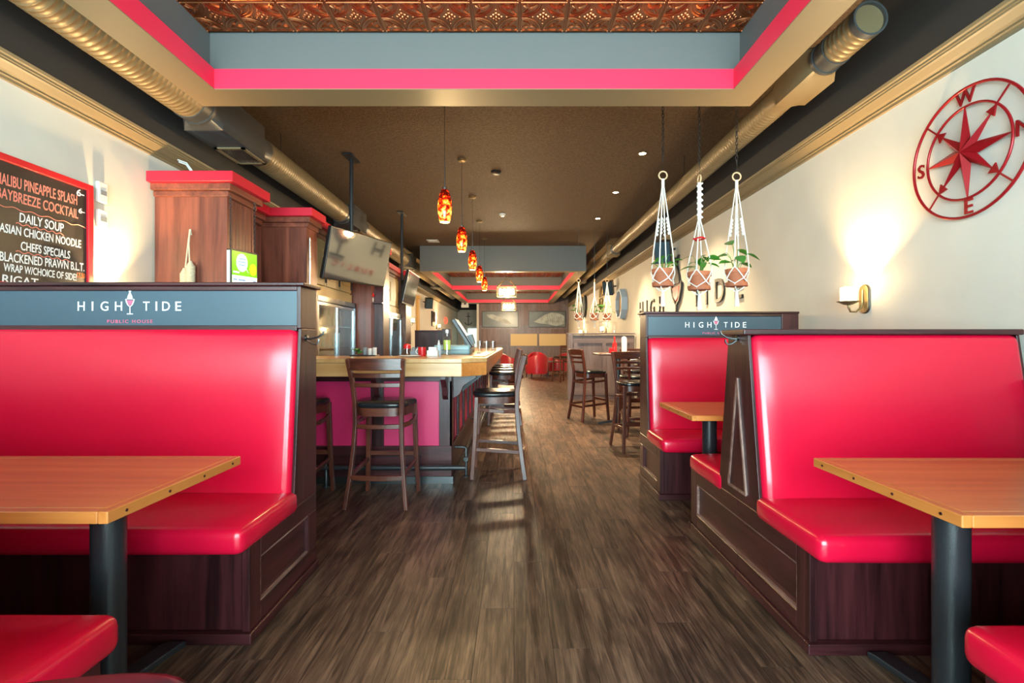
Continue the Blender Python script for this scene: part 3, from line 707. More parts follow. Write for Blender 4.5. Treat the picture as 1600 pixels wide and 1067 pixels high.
dup(stool, (1.42, 14.6, 0), .5, 'dark ladder-back stool far back beside the red tub chairs', G2)
dup(stool, (-.575, .446, 0), .18, 'black stool seat just showing at the bottom left edge', 'loose bar stools')

def high_table(label, x, y, z=1.03, hw=.32):
    t = thing('high_table', label, 'table', (x, y, 0))
    MB().soft(x - hw, x + hw, y - hw, y + hw, z - .03, z, r=.012, n=3).build('table_top', 'stool_x', t, smooth=50, weld=True)
    MB().lathe([(.038, .05), (.038, z - .03)], (x, y, 0), 20).build('column', 'black_metal', t, smooth=40)
    for dx, dy in ((1, 0), (-1, 0), (0, 1), (0, -1)):
        MB().strip([(x, y, .05), (x + dx * .1, y + dy * .1, .05), (x + dx * .29, y + dy * .29, .02)], .065, .03).build('foot', 'black_metal', t, bevel=.004, seg=1)
    return t
high_table('high pub table near the aisle with red sauce bottle on top', 1.50, 7.1)
high_table('high pub table hidden behind the booth with the right sign panel', 1.67, 5.02)

# ================================================================== BACK BAR on the left
def crown(t, x1, y0, y1, z0=2.40, wall=True, front=True, rear=False):
    for d, a, b_, m in ((.02, z0, z0 + .045, 'cherry_y'), (.055, z0 + .045, z0 + .10, 'cherry_y')):
        MB().box(XL + .012, x1 + d, y0 - (d if front else 0), y1 + (d if rear else 0), a, b_).build('crown_moulding', m, t, bevel=.005)
    MB().box(XL + .012, x1 + .10, y0 - (.10 if front else 0), y1 + (.10 if rear else 0), z0 + .10, z0 + .185).build('crown_board', 'crown_red', t, bevel=.003, seg=1)
cab = thing('bar_cabinet', 'tall cherry wood cabinet end with red crown behind the left booth', 'cabinet', (-2.7, 4.3, 0))
MB().box(XL + .012, -2.405, 4.10, 4.52, 0, 2.40).build('body', 'cherry_z', cab)
MB().box(-2.405, -2.385, 4.10, 4.13, 0, 2.40).box(-2.405, -2.385, 4.49, 4.52, 0, 2.40).build('stile', 'cherry_z', cab)
for k in range(7): MB().box(-2.405, -2.390, 4.133 + k * .051, 4.133 + k * .051 + .047, 0.9, 2.40).build('bead_board', 'cherry_z', cab, bevel=.006)
crown(cab, -2.385, 4.10, 4.52, rear=True)
cab = thing('bar_cabinet', 'recessed cherry wood cabinet with panelled door between the crowned ends', 'cabinet', (-2.8, 4.9, 0))
MB().box(XL + .012, -2.66, 4.525, 5.19, 0, 2.40).build('body', 'cherry_z', cab)
MB().box(-2.66, -2.642, 4.56, 5.15, 1.45, 2.34).build('door', 'cherry_z', cab, bevel=.004)
MB().box(-2.642, -2.632, 4.64, 5.07, 1.55, 2.24).build('door_panel', 'cherry_z', cab, bevel=.006)
crown(cab, -2.62, 4.625, 5.095, front=False)
cab = thing('bar_cabinet', 'cherry wood end panel with red crown beside the television', 'cabinet', (-2.6, 5.3, 0))
MB().box(XL + .012, -2.19, 5.20, 5.48, 0, 2.40).build('body', 'cherry_z', cab)
MB().tube([(-2.17, 5.24, 1.55), (-2.17, 5.24, 2.30)], .012, 8).build('light_rod', 'steel', cab, smooth=50)
crown(cab, -2.19, 5.20, 5.48)

def cooler(label, y0, y1, split, tint):
    t = thing('display_cooler', label, 'cooler', (-2.6, (y0 + y1) / 2, 0)); x = -2.20
    MB().box(XL + .012, -2.9, y0, y1, .5, 1.72).box(-2.9, x, y0, y0 + .03, .5, 1.72).box(-2.9, x, y1 - .03, y1, .5, 1.72).box(-2.9, x, y0, y1, .5, .56).box(-2.9, x, y0, y1, 1.66, 1.72).build('body', 'steel_dark', t)
    MB().box(XL + .012, x + .02, y0, y1, 0, .5).build('cabinet_base', 'mahogany_z', t)
    n = split
    for k in range(n):
        a = y0 + .03 + (y1 - y0 - .06) * k / n; b_ = y0 + .03 + (y1 - y0 - .06) * (k + 1) / n; xx = x - .012 * (k % 2)
        d = MB().box(xx - .02, xx, a, a + .035, .57, 1.65).box(xx - .02, xx, b_ - .035, b_, .57, 1.65).box(xx - .02, xx, a + .035, b_ - .035, .57, .605).box(xx - .02, xx, a + .035, b_ - .035, 1.615, 1.65).build('door', 'steel', t)
        MB().box(xx - .013, xx - .008, a + .035, b_ - .035, .605, 1.615).build('pane', 'cooler_glass', d)
        MB().box(xx, xx + .02, b_ - .03, b_ - .012, .95, 1.3).build('handle', 'steel_dark', d)
    for z in (.85, 1.12, 1.38): MB().box(-2.9, x - .06, y0 + .03, y1 - .03, z, z + .012).build('shelf', 'steel', t)
    return t
cooler('glass-door bottle cooler near the left booth', 5.50, 6.86, 2, 0)
cooler('glass-door bottle cooler behind the wooden pillar', 7.50, 9.66, 3, 0)
OR = ['first', 'second', 'third', 'fourth', 'fifth', 'sixth']
for z, sh in ((1.132, 'lower'), (1.392, 'upper')):
    for k in range(6):
        y = 5.66 + 1.02 * k / 5; col = ('bottle_green', 'bottle_amber')[(k + (sh == 'upper')) % 3 == 0]
        o = MB().lathe([(.032, 0), (.032, .12), (.012, .165), (.012, .205), (.014, .208), (.014, .215)], (-2.36, y, z), 12).build('bottle', col, smooth=40)
        tag(o, OR[k] + ' bottle from the left on the ' + sh + ' shelf of the near cooler', 'bottle', 'bottles in the near cooler')
for y0, y1, lab in ((5.50, 6.86, 'wooden upper cabinet above the near cooler behind the television, yellow light in its colour'), (7.50, 9.66, 'wooden upper cabinet above the far cooler, yellow light in its colour')):
    t = thing('upper_cabinet', lab, 'cabinet', (-2.6, (y0 + y1) / 2, 1.73))
    x = -2.28
    MB().box(XL + .012, x, y0, y1, 1.73, 2.40).build('body', 'cabinet_yellow_lit', t)
    MB().box(x, x + .025, y0, y1, 1.73, 1.84).build('valance', 'cabinet_yellow_lit', t, bevel=.004)
    n = 3
    for k in range(n):
        a = y0 + (y1 - y0) * k / n + .012; b_ = y0 + (y1 - y0) * (k + 1) / n - .012
        d = MB().box(x, x + .018, a, b_, 1.86, 2.37).build('door', 'cabinet_yellow_lit', t, bevel=.004)
        MB().box(x + .018, x + .026, a + .07, b_ - .07, 1.94, 2.29).build('door_panel', 'cabinet_yellow_lit', d, bevel=.005)
        MB().box(x + .018, x + .036, b_ - .03, b_ - .015, 1.9, 2.15).build('handle', 'black_metal', d)
    crown(t, x, y0, y1, front=False)
pil = thing('bar_pillar', 'projecting dark wood pillar between the two coolers', 'pillar', (-2.4, 7.2, 0))
MB().box(XL + .012, -2.0, 6.9, 7.46, 0, 2.40).build('body', 'cherry_z', pil)
MB().box(-2.10, -1.87, 7.06, 7.40, 0, 2.40).build('front_post', 'mahogany_z', pil, bevel=.008)
MB().box(-2.12, -1.86, 6.95, 7.06, 1.735, 1.75).build('ledge', 'mahogany_x', pil)
crown(pil, -1.95, 6.9, 7.46)
o = thing('ornament', 'small red and white figurine on the pillar ledge', 'figurine', (-2.03, 7.0, 1.751))
MB().lathe([(.035, 1.751), (.04, 1.79), (.03, 1.83), (.022, 1.845)], (-2.03, 7.0, 0), 14).build('body', 'plastic_white', o, smooth=50)
MB().lathe([(.045, 1.83), (.046, 1.86), (.03, 1.89), (.002, 1.93)], (-2.03, 7.0, 0), 14).build('hat', 'red_plastic', o, smooth=50)
MB().lathe([(.001, 1.925), (.014, 1.935), (.014, 1.945), (.001, 1.956)], (-2.03, 7.0, 0), 10).build('pompom', 'plastic_white', o, smooth=60)
t = thing('end_cabinet', 'dark wood post closing the far end of the back bar', 'cabinet', (-2.6, 9.9, 0))
MB().box(XL + .012, -2.12, 9.68, 10.15, 0, 2.40).build('body', 'barnwood_z', t); crown(t, -2.12, 9.68, 10.15, front=False, rear=True)
t = thing('low_partition', 'dark wood partition behind the bar end on the left', 'partition', (-2, 10.5, 0))
MB().box(-2.1, -1.52, 10.45, 10.52, 0, 1.40).build('panel', 'mahogany_z', t)
MB().box(-1.52, -1.34, 10.40, 10.58, 0, 1.46).build('post', 'mahogany_z', t, bevel=.008)
MB().box(-2.1, -1.50, 10.43, 10.54, 1.40, 1.43).build('cap', 'mahogany_x', t, bevel=.005)

# cork and rope floats on the cabinet front
t = thing('hanging_floats', 'pair of cream woven floats hanging on the cabinet front', 'ornament', (-2.7, 4.06, 1.55))
MB().tube([(-2.675, 4.07, 2.12), (-2.679, 4.055, 2.02), (-2.70, 4.05, 1.80)], .006, 6).tube([(-2.675, 4.07, 2.12), (-2.671, 4.05, 2.0), (-2.662, 4.045, 1.84)], .006, 6).tube([(-2.675, 4.085, 2.08), (-2.675, 4.07, 2.12), (-2.674, 4.065, 2.09)], .009, 6).build('rope', 'rope_cream', t)
for dx, z0, h_, r_ in ((-.035, 1.55, .25, .033), (.018, 1.54, .32, .037)):
    pr = [(.012, 0), (r_ * .8, .01)]
    n = int(h_ / .018)
    for k in range(n): pr += [(r_, .015 + k * (h_ - .05) / n), (r_ * .84, .015 + (k + .5) * (h_ - .05) / n)]
    pr += [(r_ * .5, h_ - .02), (.008, h_)]
    MB().lathe(pr, (-2.675 + dx, 4.05, z0), 14).build('float', 'rope_cream', t, smooth=30)
t = MB().tube([(-2.78, 4.30, 2.585), (-2.79, 4.27, 2.66), (-2.82, 4.24, 2.72), (-2.87, 4.22, 2.735)], .007, 6).tube([(-2.765, 4.30, 2.585), (-2.775, 4.27, 2.66), (-2.81, 4.23, 2.73), (-2.872, 4.21, 2.75)], .006, 6).build('cable', 'plastic_white', smooth=60)
tag(t, 'white cable looping up from the top of the cabinet crown', 'cable')

# lit advertising screen hung beside the cabinet
t = thing('advert_screen', 'small hanging screen showing a green and white advert', 'screen', (-2.3, 4.2, 1.65))
sc = Matrix.Translation((-2.31, 4.02, 1.66)) @ Matrix.Rotation(math.radians(72), 4, 'Z') @ Matrix.Rotation(PI / 2, 4, 'X')   # u along the screen, v up, w out
sc = sc @ Matrix.Diagonal((.74, 1, 1, 1))
MB(sc).box(0, .37, 0, .30, -.045, 0).build('casing', 'black_plastic', t, bevel=.004)
MB(sc).box(-.003, 0, .015, .285, -.04, -.008).build('side_cover', 'plastic_white', t)
MB(sc).box(.016, .354, .016, .284, 0, .002).build('display', 'ad_green', t)
MB(sc).box(.016, .354, .016, .085, .002, .003).build('display_band', 'ad_white', t)
MB(sc).prism(arc(.145, .195, .075, 0, 2 * PI, 24)[:-1], 2, .002, .004).prism([(.19, .16), (.215, .14), (.235, .115), (.20, .15)][::-1], 2, .002, .004).build('speech_bubble', 'ad_white', t)
for k, (a, b_) in enumerate(((.10, .19), (.095, .195), (.105, .185))): MB(sc).box(a, b_, .222 - k * .026, .232 - k * .026, .004, .005).build('advert_line', 'ad_blue', t)
MB(sc).box(.03, .11, .105, .118, .002, .004).build('advert_line', 'ad_white', t)
for a, b_ in ((.03, .08), (.10, .19), (.30, .34)): MB(sc).box(a, b_, .045, .056, .003, .004).build('advert_line', 'ad_blue', t)
m = MB(sc)
for k in range(10):
    a = k * PI / 5; m.prism([(.30, .15), (.30 + .05 * math.cos(a - .2), .15 + .05 * math.sin(a - .2)), (.30 + .05 * math.cos(a + .2), .15 + .05 * math.sin(a + .2))], 2, .002, .004)
m.prism(arc(.30, .15, .034, 0, 2 * PI, 14)[:-1], 2, .002, .005); m.build('sun_figure', 'ad_orange', t)
def chain(mb, p, q, link_l=.03, r=.0035, w_=.009):
    p, q = Vector(p), Vector(q); n = max(2, int((q - p).length / (link_l * .78))); d = (q - p) / n; ax = d.normalized()
    sx = ax.cross(Vector((0, 1, 0))); sx = sx.normalized() if sx.length > .1 else Vector((1, 0, 0)); sy = ax.cross(sx)
    for k in range(n):
        c = p + d * (k + .5); s_ = sx if k % 2 else sy
        mb.tube([c + ax * (link_l / 2 * math.cos(a)) + s_ * (w_ * math.sin(a)) for a in [2 * PI * i / 8 for i in range(8)]], r, 4, loop=True)
    return mb
for u in (.02, .35):
    p = sc @ Vector((u, .30, -.02)); chain(MB(), p, (p.x, p.y, 2.40), .03, .003, .008).build('chain', 'steel_dark', t)

# ================================================================== TELEVISIONS
def tv(label, c, yaw, tilt, w_=1.12, h_=.64, px=None, py=None):
    t = thing('television', label, 'television', (px, py, c[2] - .3))
    M_ = Matrix.Translation(c) @ Matrix.Rotation(yaw, 4, 'Z') @ Matrix.Rotation(PI / 2 + tilt, 4, 'X')
    MB(M_).box(-w_ / 2, w_ / 2, -h_ / 2, h_ / 2, -.05, 0).build('casing', 'black_plastic', t, bevel=.006)
    MB(M_).box(-w_ / 2 + .015, w_ / 2 - .015, -h_ / 2 + .022, h_ / 2 - .015, 0, .002).build('display', 'screen', t)
    MB(M_).box(-.2, .2, -.2, .2, -.08, -.05).build('mount_plate', 'black_metal', t)
    b_ = M_ @ Vector((0, .12, -.09))
    MB().tube([(px, py, b_.z - .35), (px, py, ZC - .01)], .024, 12).build('ceiling_pole', 'black_metal', t, smooth=50)
    MB().lathe([(.030, b_.z + .45), (.030, b_.z + .52)], (px, py, 0), 12).build('pole_collar', 'black_metal', t, smooth=50)
    MB().bar((px, py, b_.z), tuple(b_), .05, .08).build('mount_arm', 'black_metal', t)
    MB().box(px - .06, px + .06, py - .16, py + .16, ZC - .02, ZC - .004).build('ceiling_plate', 'black_metal', t)
    return t
tv('large flat television on a ceiling pole above the near end of the bar', (-1.88, 6.02, 2.20), math.radians(66), math.radians(13), w_=1.07, h_=.60, px=-2.05, py=6.22)
tv('television seen almost edge-on farther along the bar', (-1.84, 8.85, 2.13), math.radians(90), math.radians(12), w_=.95, h_=.58, px=-2.03, py=8.93)

# ================================================================== DUCTS
def duct(t, x, z, r, y0, y1, gaps):
    pr = []; segs = []; a = y0
    for g0, g1 in gaps: segs.append((a, g0)); a = g1
    segs.append((a, y1))
    for s0, s1 in segs:
        R = []; y = s0; k = 0
        while y < s1:
            step = .045 if y < 7 else .11
            for dy, rr in ((0, r), (step * .7, r), (step * .78, r + .0025), (step * .92, r + .0025)):
                if y + dy < s1: R.append((y + dy, rr))
            y += step
        R.append((s1, r))
        m = MB(); m.rings([[(x + rr * math.cos(2 * PI * i / 28), y_, z + rr * math.sin(2 * PI * i / 28)) for i in range(28)] for y_, rr in R])
        m.build('spiral_pipe', 'duct_metal', t, smooth=40)
    for g0, g1 in gaps:
        e = .20
        def ring(y_, k):
            out = []
            for i in range(28):
                a = 2 * PI * i / 28 + PI / 4; c_, s_ = math.cos(a), math.sin(a)
                q = max(abs(c_), abs(s_)); rr = r * (1 - k) + k * r * 1.12 / q
                out.append((x + rr * c_, y_, z + rr * s_))
            return out
        m = MB(); m.rings([ring(g0 - .001, 0), ring(g0 + .12, 0), ring(g0 + e, 1), ring(g1 - e, 1), ring(g1 - .12, 0), ring(g1 + .001, 0)])
        m.build('register_box', 'duct_dark' if x < 0 else 'warm_lit_grey', t, smooth=30)
        m = MB(); m.rings([[(x + rr * math.cos(2 * PI * i / 28), y_, z + rr * math.sin(2 * PI * i / 28)) for i in range(28)] for y_, rr in ((g0 - .01, r + .008), (g0 + .03, r + .008), (g0 + .03, r + .002), (g0 + .10, r + .002), (g0 + .10, r + .010), (g0 + .13, r + .010))])
        m.build('collar', 'duct_dark', t, smooth=40)
        if x < 0:
            zb = z - r * 1.12; a0, a1 = (g0 + g1) / 2 + .02, g1 - e + .08
            gr = MB().box(x - r * .95, x + r * .95, a0, a0 + .03, zb - .012, zb).box(x - r * .95, x + r * .95, a1 - .03, a1, zb - .012, zb).box(x - r * .95, x - r * .95 + .03, a0, a1, zb - .012, zb).box(x + r * .95 - .03, x + r * .95, a0, a1, zb - .012, zb).build('grille_frame', 'warm_lit_grey', t)
            ns = 11
            for k in range(ns):
                xx = x - r * .95 + .035 + (2 * r * .95 - .07) * (k + .5) / ns
                MB().box(xx - .004, xx + .004, a0 + .03, a1 - .03, zb - .010, zb - .002).build('grille_slat', 'steel', gr)
    y = y0 + .8
    while y < y1:
        MB().tube([(x, y, z + r * .9), (x, y, ZC)], .005, 5).build('hanger_rod', 'steel_dark', t); y += 2.4
dl = thing('ceiling_duct', 'exposed spiral duct with grilles along the left side of the ceiling', 'duct', (-2.6, 8, 3.1))
duct(dl, -2.6, 3.13, .145, YF + .1, 21, [(3.93, 5.02), (7.35, 8.35), (11.6, 12.5), (16, 16.9)])
dr = thing('ceiling_duct', 'exposed spiral duct with capped end along the right side of the ceiling', 'duct', (2.13, 10, 3.1))
duct(dr, 2.13, 3.13, .10, 2.96, 21, [(3.25, 4.0), (10.2, 10.9), (15, 15.8)])
m = MB(); m.rings([[(2.13 + rr * math.cos(2 * PI * i / 28), y_, 3.13 + rr * math.sin(2 * PI * i / 28)) for i in range(28)] for y_, rr in ((2.985, .104), (2.94, .104), (2.94, .092), (2.965, .090), (2.965, .001))]); m.build('end_cap', 'duct_dark', dr, smooth=30)

# ================================================================== CEILING LIGHTS
def pendant(y, label):
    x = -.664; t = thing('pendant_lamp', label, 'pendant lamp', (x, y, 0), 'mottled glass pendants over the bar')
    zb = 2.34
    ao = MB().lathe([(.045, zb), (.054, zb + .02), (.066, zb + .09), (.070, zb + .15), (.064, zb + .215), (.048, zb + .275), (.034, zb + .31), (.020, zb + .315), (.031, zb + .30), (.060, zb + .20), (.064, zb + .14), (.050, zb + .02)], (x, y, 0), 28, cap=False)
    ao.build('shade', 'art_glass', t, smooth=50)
    MB().lathe([(.001, zb + .012), (.044, zb + .010), (.044, zb + .004), (.001, zb + .004)], (x, y, 0), 20, cap=False).build('diffuser', 'bulb_glow', t)
    MB().lathe([(.022, zb + .31), (.022, zb + .335), (.006, zb + .345), (.005, zb + .60)], (x, y, 0), 12).build('stem', 'steel', t, smooth=40)
    MB().tube([(x, y, zb + .58), (x, y, ZC - .03)], .003, 6).build('cord', 'black_plastic', t)
    MB().lathe([(.062, ZC - .003), (.062, ZC - .015), (.045, ZC - .03), (.008, ZC - .036)], (x, y, 0), 24).build('canopy', 'bronze', t, smooth=30)
    lamp('pendant_bulb', 'POINT', (x, y, zb - .03), 32, WARM, t, .04)
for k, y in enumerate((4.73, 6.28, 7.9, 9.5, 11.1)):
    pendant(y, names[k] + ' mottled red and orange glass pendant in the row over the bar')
def downlight(y, label, x=1.585):
    t = thing('downlight', label, 'ceiling light', (x, y, ZC - .02), 'recessed ceiling lights on the right')
    MB().lathe([(.058, ZC - .001), (.058, ZC - .008), (.042, ZC - .010), (.038, ZC - .002)], (x, y, 0), 24, cap=False).build('trim_ring', 'bronze', t, smooth=40)
    MB().lathe([(.039, ZC - .006), (.001, ZC - .006)], (x, y, 0), 20).build('bulb', 'bulb_glow', t)
    lamp('downlight_lamp', 'SPOT', (x, y, ZC - .03), 560, (1.0, .76, .45), t, .04, (0, 0, 0), math.radians(88), .8)
for k, y in enumerate((6.08, 7.67, 9.3)): downlight(y, names[k] + ' glowing recessed light in the dark ceiling' if k < 2 else 'third glowing recessed light, nearest the far coffer')
def lantern(y, label, x, hw, z0, z1):
    t = thing('lantern_chandelier', label, 'chandelier', (x, y, z0), 'lantern chandeliers under the far coffer'); r_ = .012
    for dx in (-hw, hw):
        for dy in (-.14, .14): MB().bar((x + dx, y + dy, z0), (x + dx, y + dy, z1), .022, .022).build('corner_post', 'bronze', t)
    for z in (z0, z1):
        for dy in (-.14, .14): MB().bar((x - hw, y + dy, z), (x + hw, y + dy, z), .022, .022).build('frame_bar', 'bronze', t)
        for dx in (-hw, hw): MB().bar((x + dx, y - .14, z), (x + dx, y + .14, z), .022, .022).build('frame_bar', 'bronze', t)
    for dx in (-hw, hw):
        for dy in (-.14, .14): MB().bar((x + dx, y + dy, z1), (x + (.06 if dx > 0 else -.06), y, z1 + .21), .016, .016).build('roof_bar', 'bronze', t)
    MB().tube([(x, y, z1 + .21), (x, y, 3.33)], .008, 6).build('rod', 'bronze', t)
    for k in range(4):
        xx = x - hw * .66 + hw * 1.32 * k / 3
        MB().lathe([(.045, z0 + .05), (.05, z0 + .10), (.045, z1 - .05), (.02, z1 - .03)], (xx, y, 0), 12).build('glass_shade', 'lantern_glow', t, smooth=50)
    lamp('lantern_lamp', 'POINT', (x, y, z0 - .06), 220, (1.0, .76, .45), t, .1)
lantern(13.5, 'nearer rectangular lantern chandelier glowing under the far coffer', -.2, .26, 2.42, 2.68)
lantern(19.0, 'farther rectangular lantern chandelier glowing near the back wall', -.2, .27, 2.40, 2.68)
t = tag(MB().lathe([(.07, ZC), (.07, ZC - .02), (.05, ZC - .035), (.001, ZC - .036)], (-.245, 6.74, 0), 20).build('ceiling_speaker', 'black_plastic', smooth=40), 'dark round fitting on the ceiling between pendants and spotlights', 'speaker')
t = thing('smoke_detector', 'small white smoke detector on the dark ceiling', 'detector', (-.21, 8.98, ZC - .05))
MB().lathe([(.06, ZC), (.06, ZC - .02), (.05, ZC - .028)], (-.21, 8.98, 0), 18).build('base', 'plastic_white', t, smooth=40)
MB().lathe([(.035, ZC - .028), (.03, ZC - .05), (.001, ZC - .052)], (-.21, 8.98, 0), 14).build('sensor', 'plastic_white', t, smooth=40)
t = thing('ceiling_diffuser', 'white square air diffuser in the ceiling left of the far coffer', 'vent', (-1.87, 11.4, ZC - .02))
MB().box(-2.0, -1.74, 11.25, 11.55, ZC - .012, ZC - .002).build('frame', 'plastic_white', t); MB().box(-1.95, -1.79, 11.3, 11.5, ZC - .022, ZC - .012).build('plate', 'plastic_white', t)

# ================================================================== SCONCES
def sconce(side, y, label, z=1.50, power=26):
    fr = RW(y, z) if side > 0 else LW(y, z)
    b0 = fr @ Vector((0, 0, .0)); t = thing('wall_sconce', label, 'wall lamp', tuple(b0), 'candle wall sconces')
    pl_ = arc(0, .055, .045, 0, PI, 10) + arc(0, -.055, .045, PI, 2 * PI, 10)
    pb = arc(0, .055, .050, 0, PI, 10) + arc(0, -.055, .050, PI, 2 * PI, 10)
    MB(fr).prism(pb, 2, .001, .012).build('back_plate', 'steel_dark', t, bevel=.002, seg=1)
    MB(fr).prism(pl_, 2, .012, .02).build('face_plate', 'bronze', t, bevel=.003)
    MB(fr).tube([(0, .065, .024), (0, -.02, .026), (0, -.06, .035), (0, -.092, .07), (0, -.09, .11), (0, -.055, .125), (0, -.035, .125)], .007, 8).build('arm', 'bronze', t, smooth=60)
    c = fr @ Vector((0, 0, .125)); zz = z
    MB().lathe([(.010, zz - .045), (.030, zz - .040), (.055, zz - .026), (.072, zz - .020), (.072, zz - .016), (.02, zz - .018)], (c.x, c.y, 0), 24).build('drip_pan', 'bronze', t, smooth=50)
    m = MB(); n = 24; hgt = lambda a: .092 + .014 * math.cos(a - 1.0)
    R = [[(c.x + r_ * math.cos(2 * PI * i / n), c.y + r_ * math.sin(2 * PI * i / n), zz - .016 + (hgt(2 * PI * i / n) if up else 0)) for i in range(n)] for r_, up in ((.050, 0), (.050, 1), (.044, 1), (.044, 0))]
    m.rings(R, cap=False); m.build('candle_shade', 'candle_glass', t, smooth=40)
    lamp('sconce_lamp', 'SPOT', (c.x, c.y, zz + .02), power * 4.5, WARM, t, .02, (PI, 0, 0), math.radians(112), .25)
    lamp('sconce_glow', 'POINT', (c.x, c.y, zz + .13), power * .12, WARM, t, .05)
sconce(1, 3.5, 'candle wall sconce on the right wall above the double booth')
sconce(-1, 3.62, 'candle wall sconce on the left wall hidden behind the sign panel')
sconce(1, 13.3, 'small lit sconce far along the right wall')
sconce(1, 17.6, 'farthest lit sconce on the right wall')
sconce(-1, 14.0, 'lit sconce on the left wall past the back bar', z=1.75)
sconce(-1, 19.0, 'farthest lit sconce on the left wall', z=1.75)

# ================================================================== WALL DECOR, right
fr = RW(2.69, 2.231, .0)
cp = thing('compass_wall_art', 'red metal compass rose hanging on the right wall', 'wall art', tuple(fr @ Vector((0, -.36, 0))))
def ringpts(r, z, n=64): return [(r * math.cos(2 * PI * k / n), r * math.sin(2 * PI * k / n), z) for k in range(n)]
MB(fr).tube(ringpts(.352, .03), .008, 8, loop=True).build('outer_ring', 'compass_red', cp, smooth=60)
MB(fr).tube(ringpts(.252, .03), .007, 8, loop=True).build('inner_ring', 'compass_red', cp, smooth=60)
for k in range(8):
    a = k * PI / 4 + .03; L_ = .255 if k % 2 == 0 else .215
    t0 = Vector((math.cos(a), math.sin(a), 0)); s0 = Vector((-math.sin(a), math.cos(a), 0)); r0 = .082 if k % 2 == 0 else .07
    ba = PI / 8; l1 = Vector((math.cos(a + ba), math.sin(a + ba), 0)) * r0; l2 = Vector((math.cos(a - ba), math.sin(a - ba), 0)) * r0
    pk = Vector((0, 0, .07)); z = Vector((0, 0, .035)); tip = t0 * L_ + z
    MB(fr).add([pk, l1 + z, tip, l2 + z, Vector((0, 0, .025)), t0 * L_ + Vector((0, 0, .028))], [(0, 1, 2)[::-1], (0, 2, 3)[::-1], (4, 5, 1), (4, 3, 5), (1, 5, 2), (2, 5, 3)]).build('star_point', 'compass_red', cp)
    if k % 2:
        hp = t0 * .250
        MB(fr).prism([tuple((hp - t0 * .05 + s0 * .03).xy), tuple((hp - t0 * .05 - s0 * .03).xy), tuple(hp.xy)], 2, .028, .036).build('arrow_head', 'compass_red', cp)
        MB(fr).bar(tuple(t0 * .20 + z), tuple(t0 * .352 + z * .9), .008, .006).build('spoke', 'compass_red', cp)
for ch, a in (('W', PI / 2), ('N', 0), ('E', -PI / 2), ('S', PI)):
    u, v = .302 * math.cos(a + .03), .302 * math.sin(a + .03)
    text(ch, .115, 'compass_red', fr @ Matrix.Translation((u, v, .028)), cp, name='letter', ext=.004, bold=.001)

def wall_letter(ch, y, lab): 
    o = text(ch, .42, 'steel_dark', RW(y, 1.80, .012), None, name='wall_letter', ext=.012, bold=.002); o.data.materials[0] = MATS['black_plastic']
    tag(o, lab, 'letter', 'black letters of the wall sign')
for ch, y, lab in (('H', 9.62, 'black wall letter H, first of the sign and farthest from the camera'), ('I', 9.22, 'black wall letter I between the first H and G'), ('G', 8.86, 'black wall letter G above the right booth sign'), ('H', 8.32, 'black wall letter H next to the fish emblem'),
                   ('T', 6.72, 'black wall letter T just after the fish emblem'), ('I', 6.36, 'black wall letter I behind the middle hanging plant'), ('D', 5.96, 'black wall letter D between two hanging plants'), ('E', 5.46, 'black wall letter E, last of the sign and nearest the camera')):
    wall_letter(ch, y, lab)
em = thing('wall_emblem', 'black fish diving into a red wine glass on the right wall', 'emblem', (XR, 7.55, 1.42))
emblem(RW(7.5, 1.42, .012), 1.08, em, 'black_plastic', 'red_plastic', .03, 'black_plastic')
for k, (ch) in enumerate('PUBLIC HOUSE'):
    if ch == ' ': continue
    o = text(ch, .17, 'red_plastic', RW(8.35 - k * .165, 1.27, .012), None, name='wall_letter', ext=.008); tag(o, 'small red wall letter ' + ch + ((', first of two,' if k < 5 else ', second of two,') if ch == 'U' else '') + ' under the fish emblem', 'letter', 'small red letters under the emblem')
def speaker(label, x, y, z, rz):
    t = thing('wall_speaker', label, 'speaker', (x, y, z))
    M_ = Matrix.Translation((x, y, z)) @ Matrix.Rotation(rz, 4, 'Z') @ Matrix.Rotation(math.radians(20), 4, 'X')
    MB(M_).box(-.12, .12, -.09, .09, -.17, .17).build('cabinet', 'black_plastic', t, bevel=.008)
    MB(M_).box(-.11, .11, -.098, -.09, -.16, .16).build('grille', 'sign_blue', t)
    MB().bar((x, y, z), (XR if x > 0 else XL, y + .04, z + .05), .03, .03).build('bracket', 'black_metal', t)
speaker('black wall speaker under the cornice above the fish emblem', 2.30, 7.6, 2.58, math.radians(-25))
speaker('black wall speaker farther along the right wall near the round mirror', 2.30, 12.0, 2.50, math.radians(-25))
speaker('black wall speaker on the left wall past the back bar', -2.8, 16.2, 2.45, math.radians(25))
t = thing('porthole_mirror', 'octagonal mirror in a deep pale blue frame on the right wall', 'mirror', (XR, 11.2, 1.7))
oc = [(.36 * math.cos(PI / 8 + k * PI / 4), .36 * math.sin(PI / 8 + k * PI / 4)) for k in range(8)]; f2 = RW(11.2, 2.04)
MB(f2).rings([[(x * a, y_ * a, z) for x, y_ in oc] for a, z in ((1, .001), (1, .13), (.86, .13), (.84, .05))], cap=False).build('frame', 'blue_white', t)
MB(f2).prism([(x * .85, y_ * .85) for x, y_ in oc], 2, .04, .05).build('mirror_face', 'ochre', t)
t = thing('wall_medallion', 'round bronze patterned medallion on the right wall', 'wall art', (XR, 13.8, 2.0)); f2 = RW(13.8, 2.42)
MB(f2).tube(ringpts(.38, .03, 32), .03, 8, loop=True).build('rim', 'bronze', t, smooth=60)
MB(f2).lathe([(.36, .005), (.36, .02), (.001, .03)], (0, 0, 0), 32).build('disc', 'steel_dark', t)
for k in range(6): MB(f2).bar((.05 * math.cos(k * PI / 3), .05 * math.sin(k * PI / 3), .035), (.36 * math.cos(k * PI / 3), .36 * math.sin(k * PI / 3), .035), .03, .02).build('pattern_bar', 'bronze', t)
